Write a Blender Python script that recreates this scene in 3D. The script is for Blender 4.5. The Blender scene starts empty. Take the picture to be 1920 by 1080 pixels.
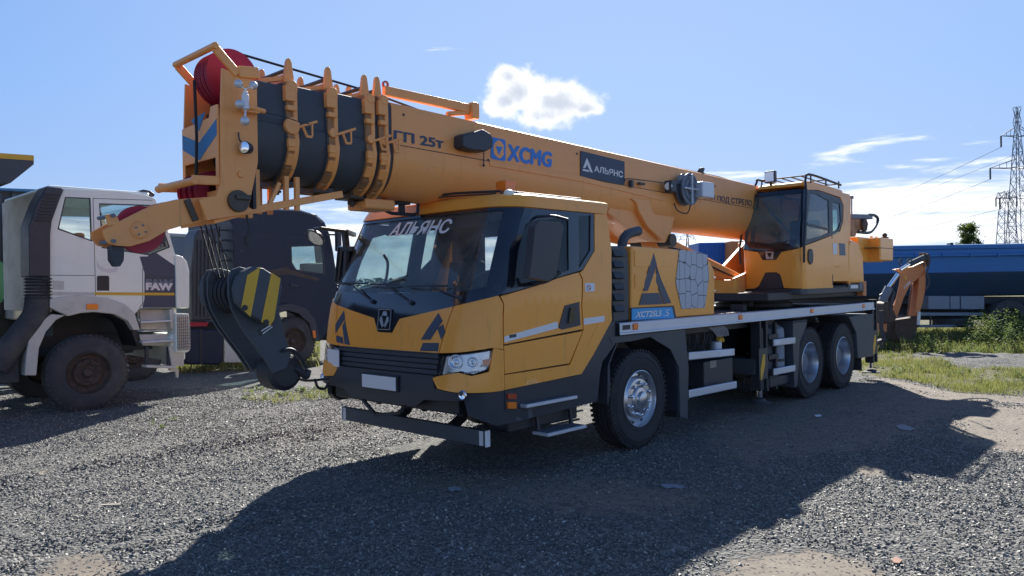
import bpy, bmesh, math, random
import numpy as np
from mathutils import Vector, Matrix, geometry, noise
random.seed(7); rng = np.random.default_rng(7)
sc = bpy.context.scene
COL = sc.collection
R_ = math.radians
# ------------------------------------------------------------------ camera
YAW, PITCH, ROLL = -2.38350913, -0.00480653, 0.01635093
CAM = Vector((6.96646, 5.92353, 1.79523)); FPX = 1436.97
_F = Vector((math.cos(YAW)*math.cos(PITCH), math.sin(YAW)*math.cos(PITCH), math.sin(PITCH)))
_R = Vector((math.sin(YAW), -math.cos(YAW), 0)); _D = _F.cross(_R)
RIGHT = math.cos(ROLL)*_R + math.sin(ROLL)*_D
DOWN = -math.sin(ROLL)*_R + math.cos(ROLL)*_D
cam = bpy.data.cameras.new('camera'); camo = bpy.data.objects.new('camera', cam); COL.objects.link(camo)
cam.sensor_width = 36; cam.lens = 36*FPX/1920; cam.clip_start = .1; cam.clip_end = 5000
m = Matrix.Identity(4)
for i in range(3):
    m[i][0] = RIGHT[i]; m[i][1] = -DOWN[i]; m[i][2] = -_F[i]; m[i][3] = CAM[i]
camo.matrix_world = m; sc.camera = camo
# ------------------------------------------------------------------ light
SUNV = Vector((-1.22, -.90, 1.0)).normalized()
sun = bpy.data.lights.new('sun', 'SUN'); suno = bpy.data.objects.new('sun', sun); COL.objects.link(suno)
sun.energy = 4.5; sun.angle = R_(.53); sun.color = (1, .95, .87)
suno.rotation_euler = SUNV.to_track_quat('Z', 'Y').to_euler(); suno.location = (-30, -25, 40)
sc.view_settings.view_transform = 'Standard'; sc.view_settings.look = 'None'
sc.view_settings.gamma = 1; sc.view_settings.use_curve_mapping = False
sc.view_settings.exposure = 1.28
w = bpy.data.worlds.new('World'); sc.world = w; w.use_nodes = True
nt = w.node_tree; nt.nodes.clear()
def N(nt, typ, ins=None, **props):
    n = nt.nodes.new(typ)
    for k, v in props.items(): setattr(n, k, v)
    for k, v in (ins or {}).items():
        if hasattr(v, 'node'): nt.links.new(v, n.inputs[k])
        else: n.inputs[k].default_value = v
    return n
def M_(nt, op, a, b=0., c=0., clamp=False):
    return N(nt, 'ShaderNodeMath', {0: a, 1: b, 2: c}, operation=op, use_clamp=clamp).outputs[0]
def sstep(nt, v, a, b):
    return N(nt, 'ShaderNodeMapRange', {0: v, 1: a, 2: b}, interpolation_type='SMOOTHSTEP').outputs[0]
def mixc(nt, f, a, b, mode='MIX'):
    n = N(nt, 'ShaderNodeMix', {0: f, 6: a, 7: b}, data_type='RGBA', blend_type=mode)
    return n.outputs[2]
SKY = .10
sky = N(nt, 'ShaderNodeTexSky', sky_type='NISHITA', sun_disc=False)
sky.sun_elevation = math.asin(SUNV.z); sky.sun_rotation = math.atan2(SUNV.x, SUNV.y)
sky.altitude = 300; sky.air_density = 1.0; sky.dust_density = .35; sky.ozone_density = 2.2
tc = N(nt, 'ShaderNodeTexCoord'); dirv = tc.outputs['Generated']
def dot(v): return N(nt, 'ShaderNodeVectorMath', {0: dirv, 1: v}, operation='DOT_PRODUCT').outputs['Value']
def pdir(u, v): return (_F + RIGHT*((u-960)/FPX) + DOWN*((v-540)/FPX)).normalized()
dc = pdir(1016, 190); cr = dc.cross(Vector((0, 0, 1))).normalized(); cu = cr.cross(dc)
dd = M_(nt, 'MAXIMUM', dot(dc), .05)
cux = M_(nt, 'DIVIDE', dot(cr), dd); cuy = M_(nt, 'DIVIDE', dot(cu), dd)
def lobe(px, py, ax, ay):           # one rounded heap of the cumulus, in angle from its middle
    ox, oy = (px-1016)/FPX, -(py-190)/FPX
    a = M_(nt, 'DIVIDE', M_(nt, 'SUBTRACT', cux, ox), ax/FPX); b = M_(nt, 'DIVIDE', M_(nt, 'SUBTRACT', cuy, oy), ay/FPX)
    return M_(nt, 'SUBTRACT', 1., M_(nt, 'SQRT', M_(nt, 'ADD', M_(nt, 'MULTIPLY', a, a), M_(nt, 'MULTIPLY', b, b))))
ms = None
for L in [(975, 172, 70, 46), (1040, 192, 84, 44), (950, 190, 46, 34), (955, 146, 28, 26), (1020, 216, 62, 28), (1100, 205, 34, 16)]:
    l = lobe(*L); ms = l if ms is None else M_(nt, 'SMOOTH_MAX', ms, l, .25)
n1 = N(nt, 'ShaderNodeTexNoise', {'Vector': dirv, 'Scale': 46., 'Detail': 8., 'Roughness': .58}).outputs[0]
n1b = N(nt, 'ShaderNodeTexNoise', {'Vector': dirv, 'Scale': 15., 'Detail': 5., 'Roughness': .55}).outputs[0]
mk = M_(nt, 'ADD', ms, M_(nt, 'MULTIPLY', M_(nt, 'SUBTRACT', n1, .44), 1.15))
ca = sstep(nt, mk, .0, .50)
cth = sstep(nt, M_(nt, 'ADD', mk, M_(nt, 'MULTIPLY', M_(nt, 'SUBTRACT', n1b, .5), .9)), .35, 1.1)
ccol = mixc(nt, cth, (1.02, 1.03, 1.05, 1), (.60, .66, .77, 1))
# streaky bands low over the horizon, all the way round
sep = N(nt, 'ShaderNodeSeparateXYZ', {0: dirv}); zz = sep.outputs[2]
mp = N(nt, 'ShaderNodeMapping', {'Vector': dirv, 'Scale': (3.2, 3.2, 26.), 'Rotation': (0.02, .03, 0)})
n2 = N(nt, 'ShaderNodeTexNoise', {'Vector': mp.outputs[0], 'Scale': 1.5, 'Detail': 8., 'Roughness': .6, 'Distortion': .4}).outputs[0]
n3 = N(nt, 'ShaderNodeTexNoise', {'Vector': dirv, 'Scale': 2.3, 'Detail': 3.}).outputs[0]
thr = N(nt, 'ShaderNodeMapRange', {0: zz, 1: .02, 2: .20, 3: .32, 4: .76}).outputs[0]
thr = M_(nt, 'SUBTRACT', thr, M_(nt, 'MULTIPLY', M_(nt, 'SUBTRACT', n3, .5), .55))
sa = sstep(nt, M_(nt, 'SUBTRACT', n2, thr), -.02, .16)
scol = mixc(nt, sstep(nt, n2, .38, .66), (.60, .69, .83, 1), (1.0, 1.0, 1.02, 1))
# the clear sky: the physical sky evened out with the blue measured in the photograph
gr_ = N(nt, 'ShaderNodeValToRGB', {0: M_(nt, 'MAXIMUM', zz, 0.)}); ge = gr_.color_ramp.elements
EX = .435
def lin(r, g, b): return tuple(((c/255+.055)/1.055)**2.4*EX/SKY/10 for c in (r, g, b))+(1,)
ge[0].position = 0; ge[0].color = lin(188,206,235); ge[1].position = 1.; ge[1].color = lin(56,86,140)
for p_, c_ in ((.06,(170,197,238)),(.14,(152,186,239)),(.24,(136,179,241)),(.36,(122,166,234)),(.62,(80,118,180))):
    q_ = ge.new(p_); q_.color = lin(*c_)
grs = N(nt, 'ShaderNodeVectorMath', {0: gr_.outputs[0], 'Scale': 10.}, operation='SCALE').outputs[0]
gl_ = sstep(nt, dot(SUNV), .62, 1.03)
hs = mixc(nt, .90, N(nt, 'ShaderNodeHueSaturation', {'Saturation': 1.15, 'Value': .55, 'Color': sky.outputs[0]}).outputs[0], grs)
hs = mixc(nt, M_(nt, 'MULTIPLY', gl_, .38), hs, N(nt, 'ShaderNodeVectorMath', {0: (.60, .73, .95), 'Scale': .50/SKY}, operation='SCALE').outputs[0])
CS = 1/SKY*.56
def sc3(c, k): return N(nt, 'ShaderNodeVectorMath', {0: c, 'Scale': k}, operation='SCALE').outputs[0]
c1 = mixc(nt, M_(nt, 'MULTIPLY', sa, .9), hs, sc3(scol, CS))
c2 = mixc(nt, ca, c1, sc3(ccol, .46/SKY))
bg = N(nt, 'ShaderNodeBackground', {'Color': c2, 'Strength': SKY})
wo = N(nt, 'ShaderNodeOutputWorld', {0: bg.outputs[0]})

# ------------------------------------------------------------------ pixel -> point on a given plane (planning the layout)
def ray(u, v): return _F + RIGHT*((u-960)/FPX) + DOWN*((v-540)/FPX)
def B(u, v, X=None, Y=None, Z=None, D=None):
    d = ray(u, v)
    if X is not None: t = (X-CAM.x)/d.x
    elif Y is not None: t = (Y-CAM.y)/d.y
    elif Z is not None: t = (Z-CAM.z)/d.z
    else: t = D
    return CAM + d*t
def BY(l, Y): return [B(u, v, Y=Y) for u, v in l]
def XZ(l, Y): return [(p.x, p.z) for p in BY(l, Y)]

# ------------------------------------------------------------------ materials
def mat(name, col, rough=.5, metal=0., var=.12, vscale=6., bump=0., bscale=60., dust=0., dustcol=(.22,.19,.16), coat=0., spec=.5, fine=0., streak=0.):
    m = bpy.data.materials.new(name); m.use_nodes = True; t = m.node_tree; b = t.nodes['Principled BSDF']
    co = N(t, 'ShaderNodeTexCoord').outputs['Object']
    nz = N(t, 'ShaderNodeTexNoise', {'Vector': co, 'Scale': vscale, 'Detail': 6., 'Roughness': .6}).outputs[0]
    dark = tuple(c*(1-var) for c in col)+(1,); lite = tuple(min(1, c*(1+var)) for c in col)+(1,)
    c = mixc(t, nz, dark, lite)
    r = M_(t, 'ADD', rough-.08, M_(t, 'MULTIPLY', nz, .16))
    if fine:
        nf = N(t, 'ShaderNodeTexNoise', {'Vector': co, 'Scale': 90., 'Detail': 4.}).outputs[0]
        c = mixc(t, fine, c, N(t, 'ShaderNodeValToRGB', {0: nf}).outputs[0], 'OVERLAY')
    if streak:
        sm_ = N(t, 'ShaderNodeMapping', {'Vector': co, 'Scale': (5., 5., .45)}).outputs[0]
        ns = N(t, 'ShaderNodeTexNoise', {'Vector': sm_, 'Scale': 3.5, 'Detail': 8., 'Roughness': .7}).outputs[0]
        sp_ = N(t, 'ShaderNodeTexNoise', {'Vector': co, 'Scale': 70., 'Detail': 2.}).outputs[0]
        f = M_(t, 'MULTIPLY', sstep(t, ns, .56, .72), streak)
        f = M_(t, 'MAXIMUM', f, M_(t, 'MULTIPLY', M_(t, 'MULTIPLY', sstep(t, sp_, .70, .74), sstep(t, nz, .45, .65)), .5))
        c = mixc(t, f, c, (.14,.10,.07,1)); r = M_(t, 'ADD', r, M_(t, 'MULTIPLY', f, .4), clamp=True)
    if dust:
        nd = N(t, 'ShaderNodeTexNoise', {'Vector': co, 'Scale': vscale*.5, 'Detail': 10., 'Roughness': .72}).outputs[0]
        f = M_(t, 'MULTIPLY', sstep(t, nd, .42, .75), dust)
        c = mixc(t, f, c, tuple(dustcol)+(1,)); r = M_(t, 'ADD', r, M_(t, 'MULTIPLY', f, .4), clamp=True)
    t.links.new(c, b.inputs['Base Color']); t.links.new(r, b.inputs['Roughness'])
    b.inputs['Metallic'].default_value = metal; b.inputs['Coat Weight'].default_value = coat
    b.inputs['Coat Roughness'].default_value = .12; b.inputs['Specular IOR Level'].default_value = spec
    if bump:
        nb = N(t, 'ShaderNodeTexNoise', {'Vector': co, 'Scale': bscale, 'Detail': 5.}).outputs[0]
        bp = N(t, 'ShaderNodeBump', {'Height': nb, 'Strength': bump, 'Distance': .01})
        t.links.new(bp.outputs[0], b.inputs['Normal'])
    return m
def glass(name, tint=(.72,.82,.80), rough=.02, refl=1., veil=.07, vcol=(.35,.36,.36)):
    m = bpy.data.materials.new(name); m.use_nodes = True; t = m.node_tree; t.nodes.clear()
    tr = N(t, 'ShaderNodeBsdfTransparent', {0: tint+(1,)}); gl = N(t, 'ShaderNodeBsdfGlossy', {'Color': (refl,refl,refl,1), 'Roughness': rough})
    ge_ = N(t, 'ShaderNodeNewGeometry'); dn = N(t, 'ShaderNodeVectorMath', {0: ge_.outputs['Normal'], 1: ge_.outputs['Incoming']}, operation='DOT_PRODUCT').outputs['Value']
    fr = M_(t, 'ADD', .03, M_(t, 'MULTIPLY', .7, M_(t, 'POWER', M_(t, 'SUBTRACT', 1., M_(t, 'ABSOLUTE', dn)), 5.)))
    co = N(t, 'ShaderNodeTexCoord').outputs['Object']
    nd = N(t, 'ShaderNodeTexNoise', {'Vector': co, 'Scale': 3., 'Detail': 8., 'Roughness': .7}).outputs[0]
    df = N(t, 'ShaderNodeBsdfDiffuse', {0: vcol+(1,)})
    a = N(t, 'ShaderNodeMixShader', {0: M_(t, 'MULTIPLY', M_(t, 'ADD', sstep(t, nd, .3, .8), .35), veil), 1: tr.outputs[0], 2: df.outputs[0]})
    s = N(t, 'ShaderNodeMixShader', {0: fr, 1: a.outputs[0], 2: gl.outputs[0]})
    N(t, 'ShaderNodeOutputMaterial', {0: s.outputs[0]})
    return m
ORANGE = mat('crane_paint', (.97, .385, .045), .36, var=.05, vscale=3, coat=.25, dust=.16, dustcol=(.42,.25,.12), bump=.25, bscale=2.2, streak=.28)
ORANGE2 = mat('boom_paint', (.95, .39, .105), .45, var=.07, vscale=2, coat=.1, dust=.3, dustcol=(.46,.29,.18), bump=.2, bscale=2.5, streak=.25)
GREASEO = mat('greasy_orange', (.42, .20, .07), .5, var=.3, vscale=9, dust=.8, dustcol=(.07,.055,.045))
BLACKP = mat('black_plastic', (.034, .042, .056), .45, var=.2, dust=.12, dustcol=(.12,.11,.1), bump=.05)
GLOSSB = mat('gloss_black', (.012, .015, .022), .12, var=.2, coat=.6, dust=.05)
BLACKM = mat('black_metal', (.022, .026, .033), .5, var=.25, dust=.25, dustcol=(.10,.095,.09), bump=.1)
DKGREY = mat('dark_grey_paint', (.048, .062, .075), .5, var=.15, dust=.2, dustcol=(.12,.11,.1))
SLATE = mat('slate_steel', (.052, .068, .085), .55, var=.22, vscale=4, dust=.25, dustcol=(.13,.12,.11), bump=.05)
SILVER = mat('silver', (.55, .57, .60), .3, .85, var=.12, dust=.15)
CHROME = mat('chrome', (.8, .82, .85), .12, 1., var=.03)
ALU = mat('aluminium', (.60, .64, .70), .42, .35, var=.08, dust=.15)
RUBBER = mat('rubber', (.026, .027, .030), .75, var=.25, vscale=9, dust=.5, dustcol=(.085,.08,.075), bump=.2, bscale=120)
RUBBERD = mat('dusty_rubber', (.05, .053, .058), .85, var=.2, vscale=5, dust=.7, dustcol=(.14,.13,.12), bump=.3, bscale=90)
WHITE = mat('white_paint', (.84, .88, .79), .4, var=.03, coat=.3, streak=.12, dust=.16, dustcol=(.42,.38,.32))
DWHITE = mat('dirty_white', (.62, .60, .53), .55, var=.08, dust=.45, dustcol=(.25,.22,.19))
WHITES = mat('white_sticker', (.75, .76, .78), .5, var=.03)
LETTERW = mat('white_letters', (.80, .81, .84), .5, var=.03)
BLUE = mat('blue_sticker', (.02, .20, .62), .4, var=.05)
BLUED = mat('blue_band', (.03, .17, .36), .5, var=.1, dust=.1)
NAVY = mat('navy_sticker', (.045, .065, .11), .45, var=.05)
SIGNB = mat('sign_navy', (.035, .055, .095), .5, var=.05)
RED = mat('red_sheave', (.40, .008, .04), .45, var=.2, dust=.45, dustcol=(.10,.04,.05))
AMBER = mat('amber_lens', (.9, .22, .02), .2, var=.1, coat=.5)
REDL = mat('red_lens', (.45, .06, .02), .25, var=.1, coat=.5)
YELLOW = mat('yellow_stripe', (.72, .42, .03), .5, var=.12, dust=.25)
GREASE = mat('grease', (.05, .04, .03), .4, var=.4, vscale=20, dust=.2)
RUST = mat('rusty_steel', (.075, .052, .040), .75, var=.4, vscale=14, dust=.5, dustcol=(.16,.13,.11), bump=.3)
ROPE = mat('wire_rope', (.02, .02, .022), .6, bump=.6, bscale=250)
GLASS = glass('windscreen_glass', (.84,.90,.91), veil=.15); GLASSD = glass('tinted_glass', (.68,.78,.78)); GLASSO = glass('operator_glass', (.66,.80,.80), veil=.26, vcol=(.22,.30,.34)); GLASSN = glass('dark_side_glass', (.40,.48,.50)); GLASSC = glass('clear_glass', (.93,.94,.95))
INTER = mat('interior_plastic', (.05, .055, .06), .7, var=.2)
SEATM = mat('seat_fabric', (.05, .055, .07), .9, var=.2, bump=.2)
BEIGE = mat('beige_trim', (.34, .30, .25), .8, var=.1)
LENS = mat('lamp_reflector', (.85, .86, .88), .25, .6, var=.15, vscale=40)
HAZARD = YELLOW
BLUETR = mat('blue_trailer', (.022, .17, .45), .5, var=.2, vscale=1.5, streak=.35, dust=.3, dustcol=(.10,.13,.17))
GREYD = mat('dusty_dark_body', (.05, .055, .062), .75, var=.25, vscale=2, dust=.5, dustcol=(.10,.10,.10))
CASEO = mat('digger_orange', (.62, .22, .07), .5, var=.15, dust=.45, dustcol=(.3,.2,.14))
NAVYT = mat('navy_truck', (.018, .028, .052), .45, var=.2, vscale=2, spec=.3, dust=.05, dustcol=(.10,.09,.09))
GREENP = mat('green_tank', (.02, .16, .08), .5)
GREYT = mat('grey_trailer', (.22, .26, .31), .6, var=.1, vscale=1.5, dust=.3)
CONT = mat('blue_container', (.02, .12, .45), .5, var=.1)
STEELG = mat('galvanised', (.16, .19, .24), .6, .3, var=.15)

# ------------------------------------------------------------------ mesh helpers
class MB:
    def __init__(s): s.v = []; s.f = []
    def add(s, vs, fs):
        o = len(s.v); s.v += [tuple(v) for v in vs]; s.f += [[i+o for i in f] for f in fs]; return s
    def box(s, c, d, rot=None):
        c = Vector(c); h = Vector(d)/2
        vs = [Vector((x*h.x, y*h.y, z*h.z)) for x in (-1, 1) for y in (-1, 1) for z in (-1, 1)]
        if rot is not None: vs = [rot @ v for v in vs]
        return s.add([v+c for v in vs], [[0,1,3,2],[4,6,7,5],[0,4,5,1],[2,3,7,6],[0,2,6,4],[1,5,7,3]])
    def bar(s, a, b, w, h=None, up=(0, 0, 1)):
        a, b = Vector(a), Vector(b); h = h or w; d = (b-a); L = d.length; x = d.normalized(); up = Vector(up)
        if abs(x.dot(up)) > .98: up = Vector((1, 0, 0))
        y = up.cross(x).normalized(); z = x.cross(y)
        r = Matrix((x, y, z)).transposed()
        return s.box((a+b)/2, (L, w, h), r)
    def cyl(s, a, b, r, r2=None, n=20, cap=True):
        a, b = Vector(a), Vector(b); r2 = r if r2 is None else r2; x = (b-a).normalized()
        u = x.orthogonal().normalized(); w = x.cross(u)
        vs = [a+(u*math.cos(t)+w*math.sin(t))*r for t in [2*math.pi*i/n for i in range(n)]]
        vs += [b+(u*math.cos(t)+w*math.sin(t))*r2 for t in [2*math.pi*i/n for i in range(n)]]
        fs = [[i, (i+1) % n, n+(i+1) % n, n+i] for i in range(n)]
        if cap: fs += [list(range(n))[::-1], list(range(n, 2*n))]
        return s.add(vs, fs)
    def tube(s, pts, r, n=8):
        P = [Vector(p) for p in pts]; rings = []; u = None
        for i, p in enumerate(P):
            t = (P[min(i+1, len(P)-1)]-P[max(i-1, 0)]).normalized()
            u = t.orthogonal().normalized() if u is None else (u-t*u.dot(t)).normalized()
            w = t.cross(u); rings.append([p+(u*math.cos(a)+w*math.sin(a))*r for a in [2*math.pi*k/n for k in range(n)]])
        vs = [v for q in rings for v in q]; fs = []
        for i in range(len(P)-1):
            fs += [[i*n+k, i*n+(k+1) % n, (i+1)*n+(k+1) % n, (i+1)*n+k] for k in range(n)]
        fs += [list(range(n))[::-1], [len(vs)-n+k for k in range(n)]]
        return s.add(vs, fs)
    def curve(s, pts, r, n=8, k=6):      # smooth tube through control points
        P = [Vector(p) for p in pts]; Q = []
        P = [P[0]*2-P[1]]+P+[P[-1]*2-P[-2]]
        for i in range(1, len(P)-2):
            for j in range(k):
                t = j/k; a, b, c, d = P[i-1:i+3]
                Q.append(.5*((2*b)+(-a+c)*t+(2*a-5*b+4*c-d)*t*t+(-a+3*b-3*c+d)*t**3))
        Q.append(P[-2]); return s.tube(Q, r, n)
    def lathe(s, prof, o=(0, 0, 0), axis=(0, 1, 0), n=40):   # prof: (radius, along axis)
        o = Vector(o); x = Vector(axis).normalized(); u = x.orthogonal().normalized(); w = x.cross(u); vs = []
        for r, h in prof:
            vs += [o+x*h+(u*math.cos(a)+w*math.sin(a))*max(r, 1e-4) for a in [2*math.pi*k/n for k in range(n)]]
        fs = []
        for i in range(len(prof)-1):
            fs += [[i*n+k, i*n+(k+1) % n, (i+1)*n+(k+1) % n, (i+1)*n+k] for k in range(n)]
        return s.add(vs, fs)
    def ball(s, c, r, sx=1, sy=1, sz=1, n=12):
        vs = []; fs = []
        for i in range(n+1):
            a = math.pi*i/n
            for k in range(2*n):
                b = math.pi*k/n; vs.append((c[0]+r*sx*math.sin(a)*math.cos(b), c[1]+r*sy*math.sin(a)*math.sin(b), c[2]+r*sz*math.cos(a)))
        for i in range(n):
            for k in range(2*n): fs.append([i*2*n+k, i*2*n+(k+1) % (2*n), (i+1)*2*n+(k+1) % (2*n), (i+1)*2*n+k])
        return s.add(vs, fs)
    def prism(s, poly, y0, y1, ax='Y'):     # polygon in XZ (or YZ / XY) extruded along an axis
        f = {'Y': lambda p, w: (p[0], w, p[1]), 'X': lambda p, w: (w, p[0], p[1]), 'Z': lambda p, w: (p[0], p[1], w)}[ax]
        return s.sheet([p[:2] for p in poly], lambda u, v, w: f((u, v), y0+(y1-y0)*w), 1.)
    def sheet(s, poly, fn, th, holes=(), g=None):
        def dens(l):
            out = []
            for i in range(len(l)):
                a, b = Vector(l[i][:2]), Vector(l[(i+1) % len(l)][:2]); k = 1 if not g else max(1, int((b-a).length/g+.5))
                out += [a.lerp(b, j/k) for j in range(k)]
            return out
        loops = [dens(poly)]+[dens(h) for h in holes]
        pts = []; ed = []
        for l in loops:
            o = len(pts); pts += l; ed += [(o+i, o+(i+1) % len(l)) for i in range(len(l))]
        def ins(p, l):
            c = False; j = len(l)-1
            for i in range(len(l)):
                if (l[i][1] > p[1]) != (l[j][1] > p[1]) and p[0] < (l[j][0]-l[i][0])*(p[1]-l[i][1])/(l[j][1]-l[i][1])+l[i][0]: c = not c
                j = i
            return c
        if g:
            xs = [p[0] for p in loops[0]]; ys = [p[1] for p in loops[0]]; allp = list(pts)
            x = min(xs)+g/2
            while x < max(xs):
                y = min(ys)+g/2
                while y < max(ys):
                    if ins((x, y), loops[0]) and not any(ins((x, y), h) for h in loops[1:]) and min((Vector((x, y))-q).length_squared for q in allp) > (g*.45)**2:
                        pts.append(Vector((x, y)))
                    y += g
                x += g
        V, E, F, *_ = geometry.delaunay_2d_cdt([Vector(p) for p in pts], ed, [], 0, 1e-6)
        T = []
        for f in F:
            c = sum((V[i] for i in f), Vector((0, 0)))/len(f)
            if ins(c, loops[0]) and not any(ins(c, h) for h in loops[1:]): T.append(list(f))
        cnt = {}
        for f in T:
            for i in range(len(f)):
                a, b = f[i], f[(i+1) % len(f)]; cnt[(a, b)] = cnt.get((a, b), 0)+1
        n = len(V); vs = [fn(p[0], p[1], 0) for p in V]+[fn(p[0], p[1], th) for p in V]
        fs = [f for f in T]+[[i+n for i in f][::-1] for f in T]
        for (a, b) in cnt:
            if (b, a) not in cnt: fs.append([b, a, a+n, b+n])
        return s.add(vs, fs)
ORG = {}
def link(o, parent, origin=Vector((0, 0, 0))):
    COL.objects.link(o)
    if parent is not None:
        o.parent = parent; o.location = origin-ORG[parent.name]
    else: o.location = origin
    ORG[o.name] = Vector(origin)
def finish(me, smooth=True, ang=32):
    bm = bmesh.new(); bm.from_mesh(me)
    bmesh.ops.remove_doubles(bm, verts=bm.verts, dist=1e-5)
    bmesh.ops.recalc_face_normals(bm, faces=bm.faces)
    a = R_(ang)
    for e in bm.edges: e.smooth = len(e.link_faces) == 2 and e.calc_face_angle(0) < a
    for f in bm.faces: f.smooth = smooth and any(e.smooth and e.calc_face_angle(0) > .0006 for e in f.edges)
    bm.to_mesh(me); bm.free()
def obj(name, mb, m, parent=None, bevel=0., seg=2, smooth=True, ang=32, org=(0, 0, 0), **tags):
    me = bpy.data.meshes.new(name); me.from_pydata(mb.v, [], mb.f); me.materials.append(m)
    finish(me, smooth, ang)
    o = bpy.data.objects.new(name, me); link(o, parent, Vector(org))
    if bevel:
        b = o.modifiers.new('bevel', 'BEVEL'); b.width = bevel; b.segments = seg; b.limit_method = 'ANGLE'; b.angle_limit = R_(35); b.harden_normals = True
    for k, v in tags.items(): o[k] = v
    return o
def thing(name, loc, label, cat, group=None):
    o = bpy.data.objects.new(name, None); COL.objects.link(o); o.location = loc; o['label'] = label; o['category'] = cat
    o.empty_display_size = .3
    if group: o['group'] = group
    ORG[o.name] = Vector(loc); return o
def tag(o, label, cat, group=None):
    o['label'] = label; o['category'] = cat
    if group: o['group'] = group
    return o
def dup(o, parent, loc=None, rot=None):
    c = o.copy(); COL.objects.link(c); c.parent = parent
    if loc is not None: c.location = loc
    if rot is not None: c.rotation_euler = rot
    ORG[c.name] = ORG.get(o.name, Vector())
    for ch in list(o.children): dup(ch, c)
    return c
def box(name, c, d, m, parent, bevel=.006, rot=None): return obj(name, MB().box(c, d, rot), m, parent, bevel)
def text_mb(s, fn, off=.0, shear=0., spacing=1., bold=0.):     # fn(u,v) maps the unit box of the text onto a surface
    cu = bpy.data.curves.new('t', 'FONT'); cu.body = s; cu.offset = off; cu.shear = shear; cu.space_character = spacing; cu.resolution_u = 4
    o = bpy.data.objects.new('t', cu); COL.objects.link(o)
    dg = bpy.context.evaluated_depsgraph_get(); me = o.evaluated_get(dg).to_mesh()
    vs = [v.co.copy() for v in me.vertices]; fs = [list(p.vertices) for p in me.polygons]
    bpy.data.objects.remove(o); bpy.data.curves.remove(cu)
    x0 = min(v.x for v in vs); x1 = max(v.x for v in vs); y0 = min(v.y for v in vs); y1 = max(v.y for v in vs)
    mb = MB(); nrm = (fn(1, 0)-fn(0, 0)).cross(fn(0, 1)-fn(0, 0)).normalized()
    k = 0
    for dx, dy in (((0, 0),) if not bold else ((0, 0), (-1, 0), (1, 0), (-.5, .5), (.5, -.5), (.5, .5), (-.5, -.5), (0, .6), (0, -.6))):
        w_, h_ = x1-x0, y1-y0; sx = 1-2*bold/w_; sy = 1-2*bold/h_
        mb.add([fn(((v.x-x0)*sx+bold*(1+dx))/w_, ((v.y-y0)*sy+bold*(1+dy*.9))/h_)+nrm*.00025*k for v in vs], fs); k += 1
    return mb
def quadfn(a, b, c, d):     # a top-left, b top-right, c bottom-right, d bottom-left
    return lambda u, v: (d.lerp(c, u)).lerp(a.lerp(b, u), v)

# ------------------------------------------------------------------ rounded cab shells
def lerpK(K, z):
    if z <= K[0][0]: return K[0][1]
    for (a, b), (c, d) in zip(K, K[1:]):
        if z <= c: return b+(d-b)*(z-a)/(c-a)
    return K[-1][1]
class Skin:
    def __init__(s, XK, WK, YC, BOW, RX, SC, y0=0.): s.XK, s.WK, s.YC, s.BOW, s.RX, s.SC, s.y0 = XK, WK, YC, BOW, RX, SC, y0
    def p(s, u, z):
        X0 = lerpK(s.XK, z); W = lerpK(s.WK, z); a = abs(u); sg = 1 if u >= 0 else -1
        if a <= s.YC: return Vector((X0-s.BOW*a*a, s.y0+u, z))
        xe = X0-s.BOW*s.YC**2; sl = 2*s.BOW*s.YC
        if a <= s.YC+s.SC:
            t = (a-s.YC)/s.SC*math.pi/2; y = (W-s.YC)*math.sin(t)
            return Vector((xe-sl*y-s.RX*(1-math.cos(t)), s.y0+sg*(s.YC+y), z))
        return Vector((xe-sl*(W-s.YC)-s.RX-(a-s.YC-s.SC), s.y0+sg*W, z))
    def n(s, u, z):
        e = .004; du = s.p(u+e, z)-s.p(u-e, z); dz = s.p(u, z+e)-s.p(u, z-e)
        return du.cross(dz).normalized()
    def fn(s, off=0.): return lambda u, z, w: s.p(u, z)+s.n(u, z)*(off-w)
    def inside(s, P):
        y = P.y-s.y0; W = lerpK(s.WK, P.z); a = abs(y)
        if a > W: return False
        X0 = lerpK(s.XK, P.z)
        if a <= s.YC: return P.x < X0-s.BOW*a*a
        t = math.asin(min(1, (a-s.YC)/(W-s.YC)))
        return P.x < X0-s.BOW*s.YC**2-2*s.BOW*s.YC*(a-s.YC)-s.RX*(1-math.cos(t))
    def inv(s, u, v):
        d = ray(u, v); t = 2.5
        while not s.inside(CAM+d*t):
            t += .01
            if t > 20:
                return s.inv(u+(1.5 if u < 800 or (1380 < u < 1450) else -1.5), v)
        a, b = t-.01, t
        for _ in range(20):
            c = (a+b)/2
            if s.inside(CAM+d*c): b = c
            else: a = c
        P = CAM+d*b; y = P.y-s.y0; W = lerpK(s.WK, P.z); A = abs(y); sg = 1 if y > 0 else -1; X0 = lerpK(s.XK, P.z)
        xs = X0-s.BOW*s.YC**2-2*s.BOW*s.YC*(W-s.YC)-s.RX
        if A <= s.YC: q = A
        elif P.x > xs+1e-3: q = s.YC+s.SC*math.asin(min(1, (A-s.YC)/(W-s.YC)))/(math.pi/2)
        else: q = s.YC+s.SC+xs-P.x
        return (sg*q, P.z)
    def poly(s, l): return [s.inv(*p) for p in l]
    def patch(s, name, poly, m, parent, off=0., th=.03, holes=(), g=.07, **k):
        return obj(name, MB().sheet(poly, s.fn(off), th, holes, g), m, parent, **k)
def mir(l): return [(-a, b) for a, b in l][::-1]
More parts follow.
